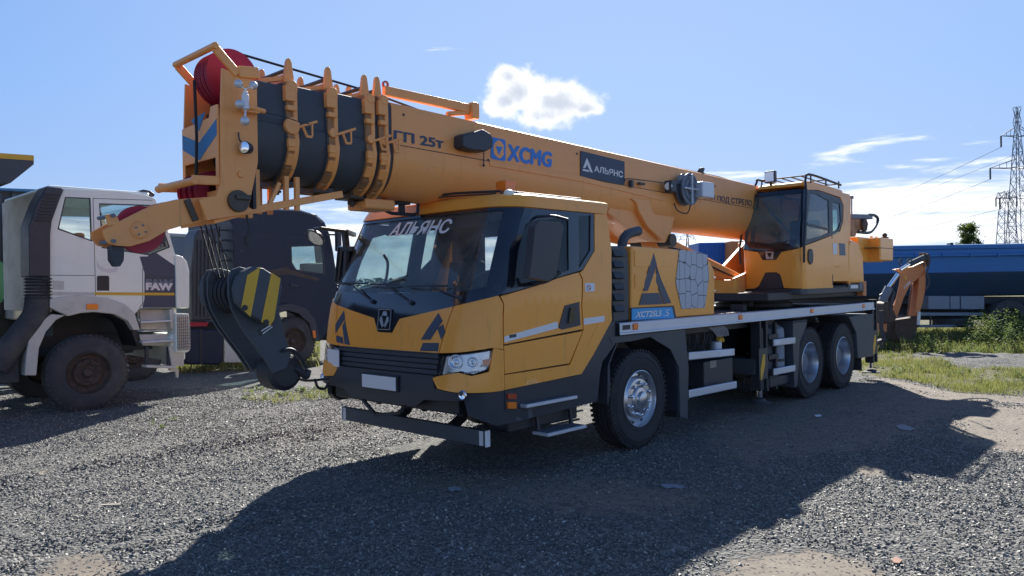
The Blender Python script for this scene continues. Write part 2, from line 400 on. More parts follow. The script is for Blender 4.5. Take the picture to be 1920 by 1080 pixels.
# =================================================================== MOBILE CRANE
crane = thing('mobile_crane', (-2.5, 0, 0), 'orange three-axle mobile crane with grey telescopic boom sections lowered over its driving cab', 'crane')
S = Skin([(0.3,2.48),(.7,2.53),(.88,2.55),(1.2,2.505),(1.4,2.48),(1.58,2.445),(1.72,2.39),(2.0,2.27),(2.45,2.06),(2.56,2.0),(2.7,1.86)],
         [(0.3,1.23),(.9,1.27),(1.7,1.27),(2.5,1.18),(2.7,1.13)], .9, .03, .29, .50)
I = S.inv
zR = 2.50                                   # lower edge of the roof band
def sym(half): return half+[(-a, b) for a, b in half[::-1]]      # half outline from centre to left -> closed
# --- black mask round the windscreen, with the V at the badge
half = [(.115,1.36),(.2,1.492)]+S.poly([(840,580),(937,553)])
u_seam = half[-1][0]
top_u = I(985,388)[0]
mask = half+[(u_seam+.05,1.75),(top_u-.02,zR)]
mask = [(-a, b) for a, b in mask][::-1]+mask
gl = [I(945,394),I(912,537),(1.0,1.745),(.5,1.732),(0,1.728)]
gl = gl[:]+[(-a, b) for a, b in gl[:-1]][::-1]
S.patch('windscreen_surround', mask, GLOSSB, crane, off=.0, th=.045, holes=[gl], g=.09)
S.patch('windscreen', gl, GLASS, crane, off=-.012, th=.004, g=.09)
# --- hood
seam = [I(851,575),I(823,664)]
hu = S.poly([(851,575)])[0]
vb = [(-.115,1.36),(-.2,1.492)]
g_ = .006
hood = [(.115,1.355),(.2,1.487),(hu[0]-g_,hu[1]-.0)]+[(seam[1][0]-g_,1.196)]
hood = [(-a, b) for a, b in hood][::-1]+hood
S.patch('hood', hood, ORANGE, crane, off=.004, th=.03, g=.08)
dj = [I(937,553),I(944,570),I(944,647),I(945,702),I(945,730)]      # door front seam
for sg in (1, -1):
    c = [(hu[0]+g_,hu[1]+.002),(dj[0][0]-.012,dj[0][1]-.006),(dj[1][0]-g_,dj[1][1]),(dj[2][0]-g_,dj[2][1]),(I(944,655)[0]-g_,I(944,655)[1]),I(924,652),I(860,661),(seam[1][0]+g_,1.196)]
    if sg < 0: c = mir(c)
    S.patch('front_corner_panel', c, ORANGE, crane, off=.004, th=.03, g=.07)
    lo = [I(924,652),(dj[2][0]-g_,I(944,655)[1]-.0),(dj[4][0]-g_,.875)]+S.poly([(862,736),(822,729),(812,709),(821,706),(860,699),(885,705),(917,697)])
    lo[0] = (lo[0][0]+.006, lo[0][1]-.003); lo[1] = (lo[1][0], lo[1][1]-.008)
    if sg < 0: lo = mir(lo)
    S.patch('bumper_corner', lo, ORANGE, crane, off=.012, th=.04, g=.07)
    hl = S.poly([(831,668),(922,657),(920,675),(913,693),(886,702),(861,696),(823,703)])
    if sg < 0: hl = mir(hl)
    cx = sum(p[0] for p in hl)/len(hl); cz = sum(p[1] for p in hl)/len(hl)
    h = S.patch('headlight', hl, GLOSSB, crane, off=-.05, th=.03, g=.07)
    inner = [(cx+(a-cx)*.965, cz+(b-cz)*.95) for a, b in hl]
    S.patch('reflector', inner, LENS, h, off=-.035, th=.012, g=.05)
    for (du, rr) in ((-.11, .058), (.03, .045)):
        q = S.p(cx+sg*du, cz+.03); nn = S.n(cx, cz)
        obj('lamp_bowl', MB().lathe([(rr,.0),(rr*.96,.012),(rr*.8,-.01),(rr*.45,-.022),(rr*.4,.0),(0,.006)], q-nn*.022, nn, 28), CHROME, h)
        obj('lamp_bezel', MB().lathe([(rr+.004,.0),(rr+.004,.012),(rr,.012),(rr,0)], q-nn*.022, nn, 28), CHROME, h)
    a = [(cx+sg*.12, cz+.05), (cx+sg*.2, cz+.055), (cx+sg*.19, cz-.0), (cx+sg*.12, cz+.0)]
    S.patch('indicator_lens', a, AMBER, h, off=-.018, th=.008, g=None)
    st = MB()
    for k in range(14):
        t = k/13; u_ = cx+sg*(-.19+.36*t); z_ = cz-.062-.012*math.sin(t*6)+(.05 if t > .8 else 0)
        st.box(S.p(u_, z_)-S.n(u_, z_)*.018, (.01, .016, .016))
    obj('running_lamps', st, SILVER, h)
    S.patch('headlight_glass', hl, GLASSC, h, off=.008, th=.004, g=.07)
    # fog lamp
    q = S.p(sg*1.06, .85); obj('fog_lamp', MB().lathe([(.04,-.02),(.045,.02),(.036,.03),(.034,.02),(0,.012)], q, (1, sg*.25, 0), 24), CHROME, crane)
# --- grille and bumper in black
grl = [(.775,1.186),(.76,.985),(.735,.975),(.77,.885)]+S.poly([(850,752)])+[(.55,.76),(.0,.765)]
grl = grl+[(-a, b) for a, b in grl[:-1]][::-1]
bump = [(.765,.985),(.74,.975),(.775,.88),(1.03,.858)]
bl = [(.775,1.186),(.762,.985),(.738,.975),(.775,.885),(1.05,.862),(1.06,.80),(.62,.775),(.5,.70),(0,.70)]
bl = bl+[(-a, b) for a, b in bl[:-1]][::-1]
S.patch('bumper_backing', [(-.77,1.186),(.77,1.186),(.762,.995),(-.762,.995)], BLACKM, crane, off=-.045, th=.02, g=.1)
bl2 = [(.76,.995),(.738,.975),(.775,.885),(1.05,.862),(1.06,.80),(.62,.775),(.5,.70),(0,.70)]
bl2 = bl2+[(-a, b) for a, b in bl2[:-1]][::-1]
S.patch('bumper', bl2+[] , BLACKP, crane, off=.015, th=.06, g=.08)
for k in range(4):
    z1 = 1.184-.047*k; z0 = z1-.036
    S.patch('grille_slat', [(-.768,z0),(.768,z0),(.768,z1),(-.768,z1)], BLACKP, crane, off=.0-.006*(k % 2), th=.035, g=.12)
obj('grille_edge', MB().tube([S.p(u_, 1.19)+S.n(u_, 1.19)*.008 for u_ in np.linspace(-.78,.78,20)], .006, 6), BLACKP, crane)
for ps, nm in (([(680,702),(747,706),(745,731),(680,727)], 'front'),):
    pl = [B(u, v, X=2.575) for u, v in ps]; c = sum(pl, Vector())/4
    o = box('number_plate', (2.59, c.y, c.z), (.01, .52, .125), WHITES, crane, .004)
    box('plate_holder', (2.575, c.y, c.z), (.02, .55, .15), BLACKM, crane, .004)
box('plate_sticker', (2.52, -.83, 1.07), (.012, .26, .17), WHITES, crane, .003, Matrix.Rotation(R_(-8), 3, 'Z'))
# --- A emblems on the hood (company mark)
def S3(l, off=.0075): return l
for polyset in ([[(823,587),(831,602),(808,637),(790,637)], [(832,608),(836,624),(828,637),(821,616)], [(794,643),(824,643),(822,659),(788,658)]],
                [[(646,582),(648,598),(630,626),(630,608)], [(648,600),(657,647),(647,645),(643,612)], [(631,629),(643,632),(645,645),(632,641)]]):
    for q in polyset: S.patch('emblem_sticker', S.poly(q), NAVY, crane, off=.0075, th=.002, g=.06)
# badge
badge = S.poly([(712,579),(737,580),(734,620),(708,619)])
S.patch('badge', badge, GLOSSB, crane, off=.012, th=.008, g=None)
def bb(u, v, o=.016):
    a, b, c, d = badge
    P = lambda q: S.p(*q)+S.n(*q)*o
    return (P(d).lerp(P(c), u)).lerp(P(a).lerp(P(b), u), v)
mbb = MB()
for a, b in (((.05,.04),(.95,.04)),((.95,.04),(.95,.96)),((.95,.96),(.05,.96)),((.05,.96),(.05,.04))): mbb.bar(bb(*a), bb(*b), .006, .004, (1,0,0))
for qd in ([(.3,.68),(.38,.88),(.62,.88),(.7,.68)], [(.2,.62),(.3,.66),(.5,.2),(.38,.14),(.17,.45)], [(.8,.62),(.7,.66),(.52,.2),(.62,.14),(.83,.45)]):
    vs = [bb(*p) for p in qd]+[bb(p[0], p[1], .013) for p in qd]; n = len(qd)
    mbb.add(vs, [list(range(n)), list(range(n, 2*n))[::-1]]+[[i, (i+1) % n, n+(i+1) % n, n+i] for i in range(n)])
obj('badge_mark', mbb, SILVER, crane)
# windscreen lettering
tl, tr, br, bl_ = I(742,417), I(851,409), I(838,437), I(726,444)
def wl(u, v):
    a = (bl_[0]+(br[0]-bl_[0])*u, bl_[1]+(br[1]-bl_[1])*u); b = (tl[0]+(tr[0]-tl[0])*u, tl[1]+(tr[1]-tl[1])*u)
    q = (a[0]+(b[0]-a[0])*v, a[1]+(b[1]-a[1])*v); return S.p(*q)+S.n(*q)*-.006
obj('windscreen_lettering', text_mb('АЛЬЯНС', wl, off=.01, bold=.022), LETTERW, crane)
# --- sides: door, windows, rear panel (left side and its mirror image)
yb = S.poly([(862,737),(945,731),(1090,701)])
SD = {}
def side(name, l, m, off, th, holes=(), g=.12, **k):
    out = []
    for sg in (1, -1):
        q = l if sg > 0 else mir(l); h = [x if sg > 0 else mir(x) for x in holes]
        out.append(S.patch(name, q, m, crane, off=off, th=th, holes=h, g=g, **k))
    return out
P = S.poly
fr = [I(1010,412),I(1052,408),I(1066,412),I(1067,506),I(1040,517),I(1010,528),I(965,541),I(972,470),I(986,420)]
qw = [I(1085,405),I(1108,404),I(1107,470),I(1086,503)]
u0 = u_seam+.055
win = [(u0,1.755),(top_u,zR)]+P([(1111,403),(1112,470),(1092,503),(1045,519),(1016,530)])+[(u0+.0,I(960,547)[1])]
win[2] = (win[2][0], zR)
dark = [(u0-.04,1.71),(top_u-.01,zR-.002),(I(1113,403)[0],zR-.002)]+P([(1114,470),(1092,506),(1045,520),(1016,531),(965,546)])
side('side_window_surround', dark, GLOSSB, -.002, .035, holes=[fr, qw])
side('door_window', [(a, b) for a, b in fr], GLASSD, -.014, .004)
side('quarter_window', qw, GLASSD, -.014, .004)
dwn = [o for o in crane.children if o.name.startswith('door_window')][0]; dwn.data.materials[0] = GLASSN
side('inner_trim', [(u0-.03,.95),(u0-.03,1.72),(top_u-.01,zR-.004),(I(1136,410)[0],zR-.004),(I(1136,410)[0]-.02,.95)], INTER, -.055, .01, holes=[fr, qw])
dl = P([(1084,511),(1090,523),(1092,560),(1092,617)])
door = [(dj[0][0]+.01, dj[0][1]-.01)]+P([(965,548),(1016,533),(1045,522),(1084,511),(1090,523),(1092,617)])+[(dj[2][0]+.007, dj[2][1]+.006),(dj[1][0]+.007, dj[1][1])]
drs = side('door', door, ORANGE, .004, .04)
g2 = P([(1092,620)])[0]
lowd = [(dj[2][0]+.007, dj[2][1]-.008),(dj[3][0]+.007, dj[3][1]+.004)]+P([(1067,681),(1092,621)])
side('lower_door_panel', lowd, ORANGE, .002, .04)
sill = [(dj[3][0]+.007, dj[3][1]-.006),(dj[4][0]+.007,.875)]+P([(1090,701),(1112,665),(1147,600),(1146,470),(1139,410)])+[(I(1136,400)[0],zR),(I(1115,400)[0],zR)]+P([(1115,470),(1093,507),(1087,511),(1093,523),(1094,619),(1069,684)])
side('rear_side_panel', sill, ORANGE, .003, .04)
side('panel_crease', P([(1101,650),(1108,646),(1128,606),(1121,607)]), ORANGE, .006, .006)
for l in ([(945,631),(1044,603),(1046,615),(945,642)], [(1094,597),(1133,592),(1132,603),(1094,609)]): side('reflective_strip', P(l), WHITES, .0065, .003)
hs_ = side('door_handle_recess', P([(1046,614),(1050,600),(1058,573),(1085,566),(1087,610),(1052,618)]), BLACKP, .012, .02, g=.05)
side('door_handle', P([(1062,606),(1066,577),(1074,575),(1073,605)]), GLOSSB, .028, .02, g=None)
side('warning_sticker', P([(1096,531),(1114,531),(1114,546),(1097,547)]), WHITES, .006, .002, g=None)
obj('prohibition_ring', MB().tube([S.p(I(1103+3.6*math.cos(t), 539+5*math.sin(t))[0], I(1103, 539+5*math.sin(t))[1])+Vector((0,.008,0)) for t in np.linspace(0, 6.28, 20)]+[S.p(*I(1105.5, 542))+Vector((0,.008,0)), S.p(*I(1100.5, 536))+Vector((0,.008,0))], .003, 5), REDL, crane)
side('small_sticker', P([(954,628),(967,626),(967,632),(954,634)]), DKGREY, .0075, .002, g=None)
# black skirt under the cab and diagonal wheel-arch panel
skirt = [(dj[4][0]-.40,.855),(dj[4][0],.868)]+P([(1089,703),(1112,668),(1148,604)])+[(I(1156,606)[0],1.40),(I(1157,640)[0],1.16),(2.88,1.0),(2.80,.6),(1.35,.56),(1.08,.66)]
side('arch_panel', skirt, BLACKP, -.02, .04)
for (a, b) in (((952,738),(968,748)), ((952,754),(968,766))):
    q = P([a, (b[0], a[1]), b, (a[0], b[1])]); side('side_marker_lamp', q, REDL if a[1] < 745 else AMBER, .006, .02, g=None)
side('lamp_surround', P([(949,733),(971,731),(971,769),(949,771)]), BLACKP, -.012, .01, g=None)
# --- roof: band and cap
ub = S.inv(1136,398)[0]
band = [(-ub,zR+.003),(ub,zR+.003),(ub,2.60),(-ub,2.60)]
S.patch('roof_band', band, ORANGE, crane, off=.012, th=.03, g=.1)
rf = MB(); rows = []
for k, (z, sh, dz) in enumerate([(2.60,.012,0),(2.60,.0,.018),(2.60,-.035,.034),(2.60,-.12,.042),(2.60,-.4,.05)]):
    row = []
    for j in range(41):
        u_ = -ub+2*ub*j/40; q = S.p(u_, z); c = Vector((1.1, 0, z)); dvec = (q-c); L = dvec.length; q = c+dvec*(1+sh/L); q.z += dz; row.append(q)
    rows.append(row)
vs = [v for r in rows for v in r]; fs = [[i*41+j, i*41+j+1, (i+1)*41+j+1, (i+1)*41+j] for i in range(4) for j in range(40)]
fs.append(list(range(4*41, 5*41)))
fs.append([0, 41, 82, 123, 164, 204, 163, 122, 81, 40]); rf.add(vs, fs)
obj('roof', rf, ORANGE, crane)
for sg in (1, -1):
    obj('roof_rail', MB().tube([(1.72,sg*1.0,2.66),(.72,sg*1.0,2.665)], .012, 6).tube([(1.70,sg*1.03,2.645),(.75,sg*1.03,2.65)], .008, 6), BLACKM, crane)
obj('roof_front_rail', MB().tube([(1.84,.95,2.665),(1.92,.4,2.69),(1.93,-.1,2.695),(1.90,-.6,2.685),(1.83,-1.0,2.655)], .013, 6).tube([(1.86,.90,2.645),(1.95,.3,2.665),(1.95,-.3,2.665),(1.86,-.95,2.64)], .008, 6), BLACKM, crane)
for sg in (1, -1): obj('roof_marker', MB().ball((1.84,sg*1.05,2.635), .05, 1, 1, .7), WHITE, crane)
bc = Vector((1.62,.80,2.665))
obj('beacon_base', MB().cyl((bc.x,.80,bc.z-.05),(bc.x,.80,bc.z+.015),.07,.06), BLACKM, crane, .005)
be = obj('beacon', MB().box((bc.x,.80,bc.z+.075), (.14,.14,.105)), AMBER, crane, .015)
obj('beacon_rib', MB().box((bc.x,.80,bc.z+.045),(.145,.145,.005)).box((bc.x,.80,bc.z+.075),(.145,.145,.005)).box((bc.x,.80,bc.z+.105),(.145,.145,.005)), AMBER, be)
# --- cab inside
box('cab_floor', (1.4,0,.95), (1.9,2.3,.08), INTER, crane)
bk = [(-1.2,.6),(1.2,.6),(1.13,2.56),(-1.13,2.56)]
rw = [[(.28,1.93),(.62,1.93),(.62,2.36),(.28,2.36)],[(-.62,1.93),(-.28,1.93),(-.28,2.36),(-.62,2.36)]]
ry = I(1138,410)[0]; xr = S.p(ry, 2.4).x
obj('cab_rear_wall', MB().sheet(bk, lambda u, v, w: Vector((xr+.03-w, u, v)), .06, rw), INTER, crane)
obj('rear_trim', MB().sheet([(a*.97, b) for a, b in bk], lambda u, v, w: Vector((xr+.06-w, u, v)), .02, rw), INTER, crane)
obj('rear_window', MB().box((xr,0.45,2.145), (.005,.34,.43)), GLASSC, crane); obj('rear_window', MB().box((xr,-.45,2.145), (.005,.34,.43)), GLASSC, crane)
box('headliner', (1.25,0,2.55), (1.3,2.1,.02), BEIGE, crane)
obj('dashboard', MB().prism([(2.28,1.0),(2.30,1.62),(2.2,1.70),(1.95,1.72),(1.75,1.5),(1.8,1.0)], -1.15, 1.15), INTER, crane, .03)
box('dash_paper', (2.1,-.35,1.725), (.2,.3,.012), WHITES, crane)
for y in (.55,-.55):
    s_ = obj('driver_seat' if y > 0 else 'passenger_seat', MB().box((1.2,y,1.35), (.5,.5,.16)).box((.93,y,1.72),(.16,.5,.72),Matrix.Rotation(R_(-10),3,'Y')), SEATM, crane, .05, 3)
    obj('headrest', MB().box((.84,y,2.14), (.1,.28,.18)), SEATM, s_, .04, 3)
obj('steering_wheel', MB().tube([Vector((1.72,.55,1.75))+Vector((-.19*math.cos(t)*.6,.22*math.sin(t),.22*math.cos(t)*.8)) for t in np.linspace(0, 2*math.pi, 28)], .016, 6).cyl((1.72,.55,1.75),(1.9,.55,1.5),.03).bar((1.72,.34,1.75),(1.72,.76,1.75),.03), INTER, crane)
for y in (.62,-.28):
    obj('sun_visor', MB().box((1.98,y+.0,2.40), (.03,.6,.16),Matrix.Rotation(R_(-25),3,'Y')), INTER, crane, .01)
obj('grab_handle', MB().curve([(1.75,-1.1,1.75),(1.70,-1.02,1.85),(1.66,-1.02,2.05),(1.65,-1.1,2.15)], .016), BLACKP, crane)
# --- wipers
for (pu, pv, au, av, bu, bv) in ((700,566,662,532,628,532), (772,568,725,533,697,535), (865,560,805,536,765,538)):
    def on(u, v, o): q = I(u, v); return S.p(*q)+S.n(*q)*o
    e = on(au, av, .035); piv = on(pu, pv, .02)
    wv = obj('wiper_arm', MB().tube([piv, piv.lerp(e, .5)+Vector((.02,0,0)), e], .009, 6).cyl(on(pu,pv,.0), on(pu,pv,.03), .022), BLACKP, crane)
    l = on(bu, bv, .02); r_ = on(au+(au-bu)*.9, av+1.5, .02)
    obj('wiper_blade', MB().tube([l, l.lerp(r_, .33)+Vector((.02,0,.004)), l.lerp(r_, .66)+Vector((.02,0,.004)), r_], .009, 6), BLACKP, wv)
# --- mirrors
mp_ = BY([(1004,425),(1012,413),(1050,416),(1057,424),(1050,470),(1043,516),(1030,527),(993,520),(998,480)], 1.53)
mo = obj('side_mirror', MB().prism([(p.x, p.z) for p in mp_], 1.45, 1.53), BLACKP, crane, ang=5)
obj('mirror_arm', MB().curve([(1.62,1.18,2.42),(1.56,1.34,2.42),(1.50,1.47,2.38)], .014), BLACKP, mo)
obj('mirror_arm', MB().curve([(1.75,1.22,1.8),(1.74,1.4,1.82),(1.66,1.5,1.9)], .02), BLACKP, mo)
X2 = 1.98
a0 = B(650,425,X=X2); 
mo2 = obj('mirror_bracket', MB().bar(B(600,428,X=2.75),B(648,434,X=2.3),.035).bar(B(648,434,X=2.3),B(664,440,X=1.98),.05).bar(B(646,430,X=2.2),B(650,470,X=2.2),.06).bar(B(636,468,X=2.2),B(662,466,X=2.2),.05).bar(B(650,470,X=2.2),B(646,530,X=2.2),.045), BLACKP, crane, .008)
mo3 = obj('side_mirror', MB().bar(B(648,462,X=2.15),B(641,532,X=2.15),.16,.09), GLOSSB, crane, .02, 3)
fc = B(590,446,X=2.75); nn = (CAM-fc).normalized(); nn = (nn+Vector((.0,-.75,-.5))).normalized()
fm = obj('front_mirror', MB().lathe([(0,-.05),(.07,-.045),(.10,-.02),(.108,0),(.10,.008),(.09,.004)], fc, nn, 32), BLACKP, crane)
obj('mirror_glass', MB().lathe([(.1,.004),(.07,.016),(.03,.022),(0,.024)], fc, nn, 32), CHROME, fm)
obj('mirror_stalk', MB().curve([B(600,428,X=2.75), B(587,430,X=2.75), fc-nn*.03], .012), BLACKP, fm)
# --- front underrun beam, brackets, steps
fb = obj('underrun_beam', MB().box((2.22,0,.435), (.05,2.2,.14)), SLATE, crane, .006)
for sg in (1, -1):
    box('beam_cap', (2.22,sg*1.103,.435), (.054,.012,.145), WHITES, fb, .002)
    box('beam_band', (2.248,sg*1.05,.435), (.003,.05,.13), ALU, fb, .001)
    obj('beam_bracket', MB().tube([(2.19,sg*.42,.44),(2.05,sg*.42,.42),(1.9,sg*.42,.50),(1.85,sg*.42,.75)], .055, 8), BLACKM, crane)
    obj('tow_eye', MB().lathe([(.035,-.012),(.05,-.012),(.05,.012),(.035,.012),(.035,-.012)], (2.3,sg*.35,.66), (0,1,0), 16), BLACKM, crane)
obj('tow_bracket', MB().bar((2.52,-.38,.72),(2.5,-.15,.55),.03).bar((2.5,-.15,.55),(2.45,.18,.60),.03).bar((2.45,.18,.60),(2.4,.2,.75),.03), BLACKM, crane, .004)
box('under_bumper', (2.2,0,.72), (.45,1.9,.14), BLACKM, crane, .02)
for (a, b, c, d) in ((985,1080,748,762), (1022,1094,803,815)):
    l = B(a,(d),Y=1.30 if c < 780 else 1.28); r = B(b,c-4,Y=1.30 if c < 780 else 1.28)
    st = obj('cab_step', MB().box(((l.x+r.x)/2,1.22,(l.z+r.z)/2), (abs(l.x-r.x),.2,.03)), ALU, crane, .005)
    rb = MB()
    for k in range(7): rb.box(((l.x+r.x)/2,1.14+.025*k,(l.z+r.z)/2+.017), (abs(l.x-r.x)*.94,.008,.006))
    obj('step_tread', rb, SLATE, st)
    for q in (l, r): obj('step_bracket', MB().bar((q.x+(.04 if q is r else -.04),1.16,q.z),(q.x+(.04 if q is r else -.04),1.12,q.z+.3),.03), BLACKM, st)
obj('step_well', MB().box((1.45,.98,.62), (1.0,.25,.36)), BLACKM, crane, .02)
# --- chassis
ch = MB()
for y in (.42,-.42): ch.box((-2.6,y,.92), (9.3,.09,.34))
for x in (1.6,.6,-1.2,-3.4,-5.25,-6.9): ch.box((x,0,.9), (.12,.8,.24))
ch.box((.8,0,.85), (1.4,.7,.5))
obj('chassis', ch, BLACKM, crane, .01)
for x in (0,-4.58,-5.93): obj('axle', MB().cyl((x,-.95,.53),(x,.95,.53),.075).ball((x,0,.5),.2,1,1.1,1), BLACKM, crane)
obj('deck', MB().box((-3.40,0,1.335), (7.62,2.42,.03)), SLATE, crane, .004)
tr_ = MB(); random.seed(3)
for i in range(90):
    for j in range(6):
        x = .3-i*.083; y = 1.15-j*.06; a = R_(45 if (i+j) % 2 else -45)
        tr_.box((x,y,1.353), (.045,.01,.005), Matrix.Rotation(a,3,'Z'))
obj('deck_tread_pattern', tr_, SLATE, crane, kind='stuff')
for sg in (1, -1):
    rail = obj('deck_rail', MB().prism([(sg*1.25,1.376),(sg*1.27,1.37),(sg*1.27,1.275),(sg*1.285,1.27),(sg*1.285,1.25),(sg*1.2,1.25),(sg*1.2,1.376)], -7.22, .45, 'X'), ALU, crane, .003)
    for u in (1191,1388,1522,1619):
        q = B(u, {1191:612,1388:594,1522:581,1619:574}[u], Y=1.27)
        box('side_marker_lamp', (q.x,sg*1.275,1.325), (.085,.02,.055), AMBER, rail, .006)
        box('lamp_base', (q.x,sg*1.268,1.325), (.1,.01,.07), REDL, rail, .004)
    box('rail_slot', (.32,sg*1.2705,1.325), (.14,.004,.05), BLACKM, rail, .001)
    box('rail_end', (.453,sg*1.235,1.31), (.008,.09,.13), BLACKM, rail, .002)
# --- fenders (bent sheets)
def bent(name, pts, y0, y1, m, th=.02):
    mb = MB()
    for (a, b) in zip(pts, pts[1:]):
        a, b = Vector((a[0], 0, a[1])), Vector((b[0], 0, b[1])); mb.bar(Vector((a.x,(y0+y1)/2,a.z)), Vector((b.x,(y0+y1)/2,b.z)), abs(y1-y0), th, (0,0,1) if abs((b-a).z) < (b-a).length*.9 else (1,0,0))
    return obj(name, mb, m, crane, .004)
for sg in (1, -1):
    y0, y1 = sorted((sg*.62, sg*1.24))
    bent('fender', [(.62,.55),(.60,.95),(.42,1.2),(-.40,1.2),(-.66,1.02),(-.74,.72),(-.74,.30)], y0, y1, BLACKP)
    fl = [(.60,1.24),(-.42,1.24)]+XZ([(1283,617),(1290,690),(1288,786),(1274,782),(1272,690),(1256,655),(1218,632)], 1.245)+[(.2,1.17),(.55,1.17)]
    obj('fender_side', MB().prism(fl, sg*1.235, sg*1.255), DKGREY, crane, .004)
    obj('fender_top', MB().bar((-.42,sg*1.06,1.235),(-.72,sg*1.06,1.10),.36,.02), SLATE, crane, .004)
    bent('mud_flap', [(-.76,.75),(-.78,.22)], y0+.05, y1-.05, RUBBER)
    # rear fenders
    f1 = XZ([(1487,603),(1514,600),(1512,612),(1500,640),(1495,725),(1490,727),(1487,640)], 1.25)
    obj('rear_fender_front', MB().prism(f1, sg*.62, sg*1.25), DKGREY, crane, .006)
    obj('fender_top', MB().bar(B(1487,604,Y=1.25)-Vector((0,1.25-sg*1.0,0)),B(1513,601,Y=1.25)-Vector((0,1.25-sg*1.0,0)),.5,.03), SLATE, crane, .004)
    f2 = XZ([(1592,594),(1637,588),(1638,668),(1609,672),(1606,625)], 1.25)
    obj('rear_fender_box', MB().prism(f2, sg*.7, sg*1.25), SLATE, crane, .012)
    bent('mud_flap', [(-6.62,.75),(-6.66,.22)], y0, y1, RUBBER)
    obj('rear_arch_back', MB().box((-5.2,sg*.55,.95), (2.3,.06,.7)), BLACKM, crane)
    # side guards
    for l in ([(1290,668),(1376,660)], [(1290,739),(1380,721)], [(1449,643),(1490,638)], [(1449,698),(1490,690)]):
        a, b = BY(l, 1.24); a.y = b.y = sg*1.235
        gmb = MB().bar(a, b, .04, .092); o = obj('side_guard', gmb, ALU, crane, .012, 3)
        box('guard_cap', (a.x+.015,sg*1.232,a.z), (.03,.045,.10), BLACKM, o, .004)
        if l[0] == (1290,668): box('guard_sticker', (b.x+.25,sg*1.2565,b.z+.004), (.32,.003,.062), WHITES, o, .001)
        if l[0] == (1449,643): box('guard_sticker', (a.x-.12,sg*1.2565,a.z), (.16,.003,.06), WHITES, o, .001)
    if sg > 0:
        # between the axles: hoses, filter bowl, control box, outrigger beam, air tank
        hp = MB(); random.seed(11)
        for k in range(16):
            x = -1.25-.045*k+random.uniform(-.02,.02); hp.curve([(x,.95,1.26),(x+random.uniform(-.05,.05),1.02,1.12),(x+random.uniform(-.06,.06),.98,random.uniform(.8,1.0))], .009, 5, 4)
        obj('hydraulic_hoses', hp, BLACKM, crane)
        h2 = MB()
        for k in range(8):
            x = -1.75-.05*k; h2.curve([(x,1.0,1.24),(x-.1,1.08,1.17),(x-.22+.01*k,1.08,1.08)], .008, 5, 4)
        obj('cable_bundle', h2, ALU, crane)
        obj('cable_cap', MB().cyl((-1.98,1.08,1.06),(-2.02,1.08,1.02),.03).cyl((-2.06,1.08,1.06),(-2.1,1.08,1.02),.025), YELLOW, crane)
        obj('filter_bowl', MB().cyl((-1.96,1.06,.88),(-1.96,1.06,1.02),.07).cyl((-1.96,1.06,.84),(-1.96,1.06,.88),.04), ALU, crane, .008)
        box('control_box', (-1.95,.95,.62), (.75,.3,.34), BLACKP, crane, .015)
        box('type_plate', (-1.80,1.102,.745), (.16,.004,.09), BEIGE, crane, .002)
        obj('drain_pipe', MB().curve([(-1.05,1.12,.95),(-1.05,1.12,.45),(-1.15,1.1,.38),(-1.3,1.08,.42)], .014), STEELG, crane)
        box('coolant_cap', (-.92,1.05,1.0), (.08,.1,.08), BLUED, crane, .01)
        for k in range(2):
            q = -3.66-.42*k
            t_ = obj('air_tank', MB().lathe([(0,-.02),(.12,0),(.19,.05),(.2,.12),(.2,.58),(.19,.65),(.12,.70),(0,.72)], (q,.99,.45), (0,0,1), 28), GREYT, crane)
            obj('tank_strap', MB().lathe([(.205,.18),(.205,.22)], (q,.99,.45), (0,0,1), 28).lathe([(.205,.48),(.205,.52)], (q,.99,.45), (0,0,1), 28), BLACKM, t_)
        fr_ = MB()
        for x in (-3.22,-3.5): fr_.box((x,1.14,.72), (.05,.05,.95))
        for z in (.45,.72,1.0): fr_.box((-3.36,1.17,z), (.30,.04,.07))
        obj('ladder_frame', fr_, BLACKM, crane, .006)
        box('tool_box', (-3.6,.98,.36), (.7,.4,.14), BLACKP, crane, .02)
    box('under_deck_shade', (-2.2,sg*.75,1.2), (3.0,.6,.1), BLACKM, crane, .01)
# --- outriggers
for x, (z0, z1) in ((-2.92,(.3,1.24)), (-7.32,(.3,1.42))):
    og = obj('outrigger_beam', MB().box((x,0,.62), (.24,2.36,.22)), DKGREY, crane, .015)
    for sg in (1, -1):
        obj('outrigger_post', MB().box((x+.07,sg*1.17,(z0+z1)/2), (.045,.14,z1-z0)).box((x-.12,sg*1.17,(z0+z1)/2), (.045,.14,z1-z0)).box((x-.02,sg*1.12,(z0+z1)/2),(.16,.03,z1-z0)), BLACKM, crane, .006)
        obj('jack_leg', MB().cyl((x-.02,sg*1.17,.3),(x-.02,sg*1.17,z1-.1),.055), BLACKM, crane)
        obj('jack_rod', MB().cyl((x-.02,sg*1.17,.2),(x-.02,sg*1.17,.3),.04), CHROME, crane)
        obj('jack_foot', MB().lathe([(0,.06),(.07,.06),(.09,.03),(.15,.015),(.15,0),(0,0)], (x-.02,sg*1.17,.12), (0,0,1), 24), GREYD, crane)
        zz_ = .62
        st_ = [(x+.06,zz_-.17),(x+.10,zz_-.17),(x+.10+.0,zz_-.02),(x+.02,zz_+.17),(x-.04,zz_+.17),(x-.04,zz_+.03)]
        obj('warning_stripe', MB().prism(st_, sg*1.243, sg*1.247), YELLOW, crane)
        box('outrigger_end_plate', (x,sg*1.235,.66), (.26,.014,.42), BLACKP, crane, .004)
box('rear_bumper', (-7.42,0,.55), (.06,2.3,.14), BLACKM, crane, .01)
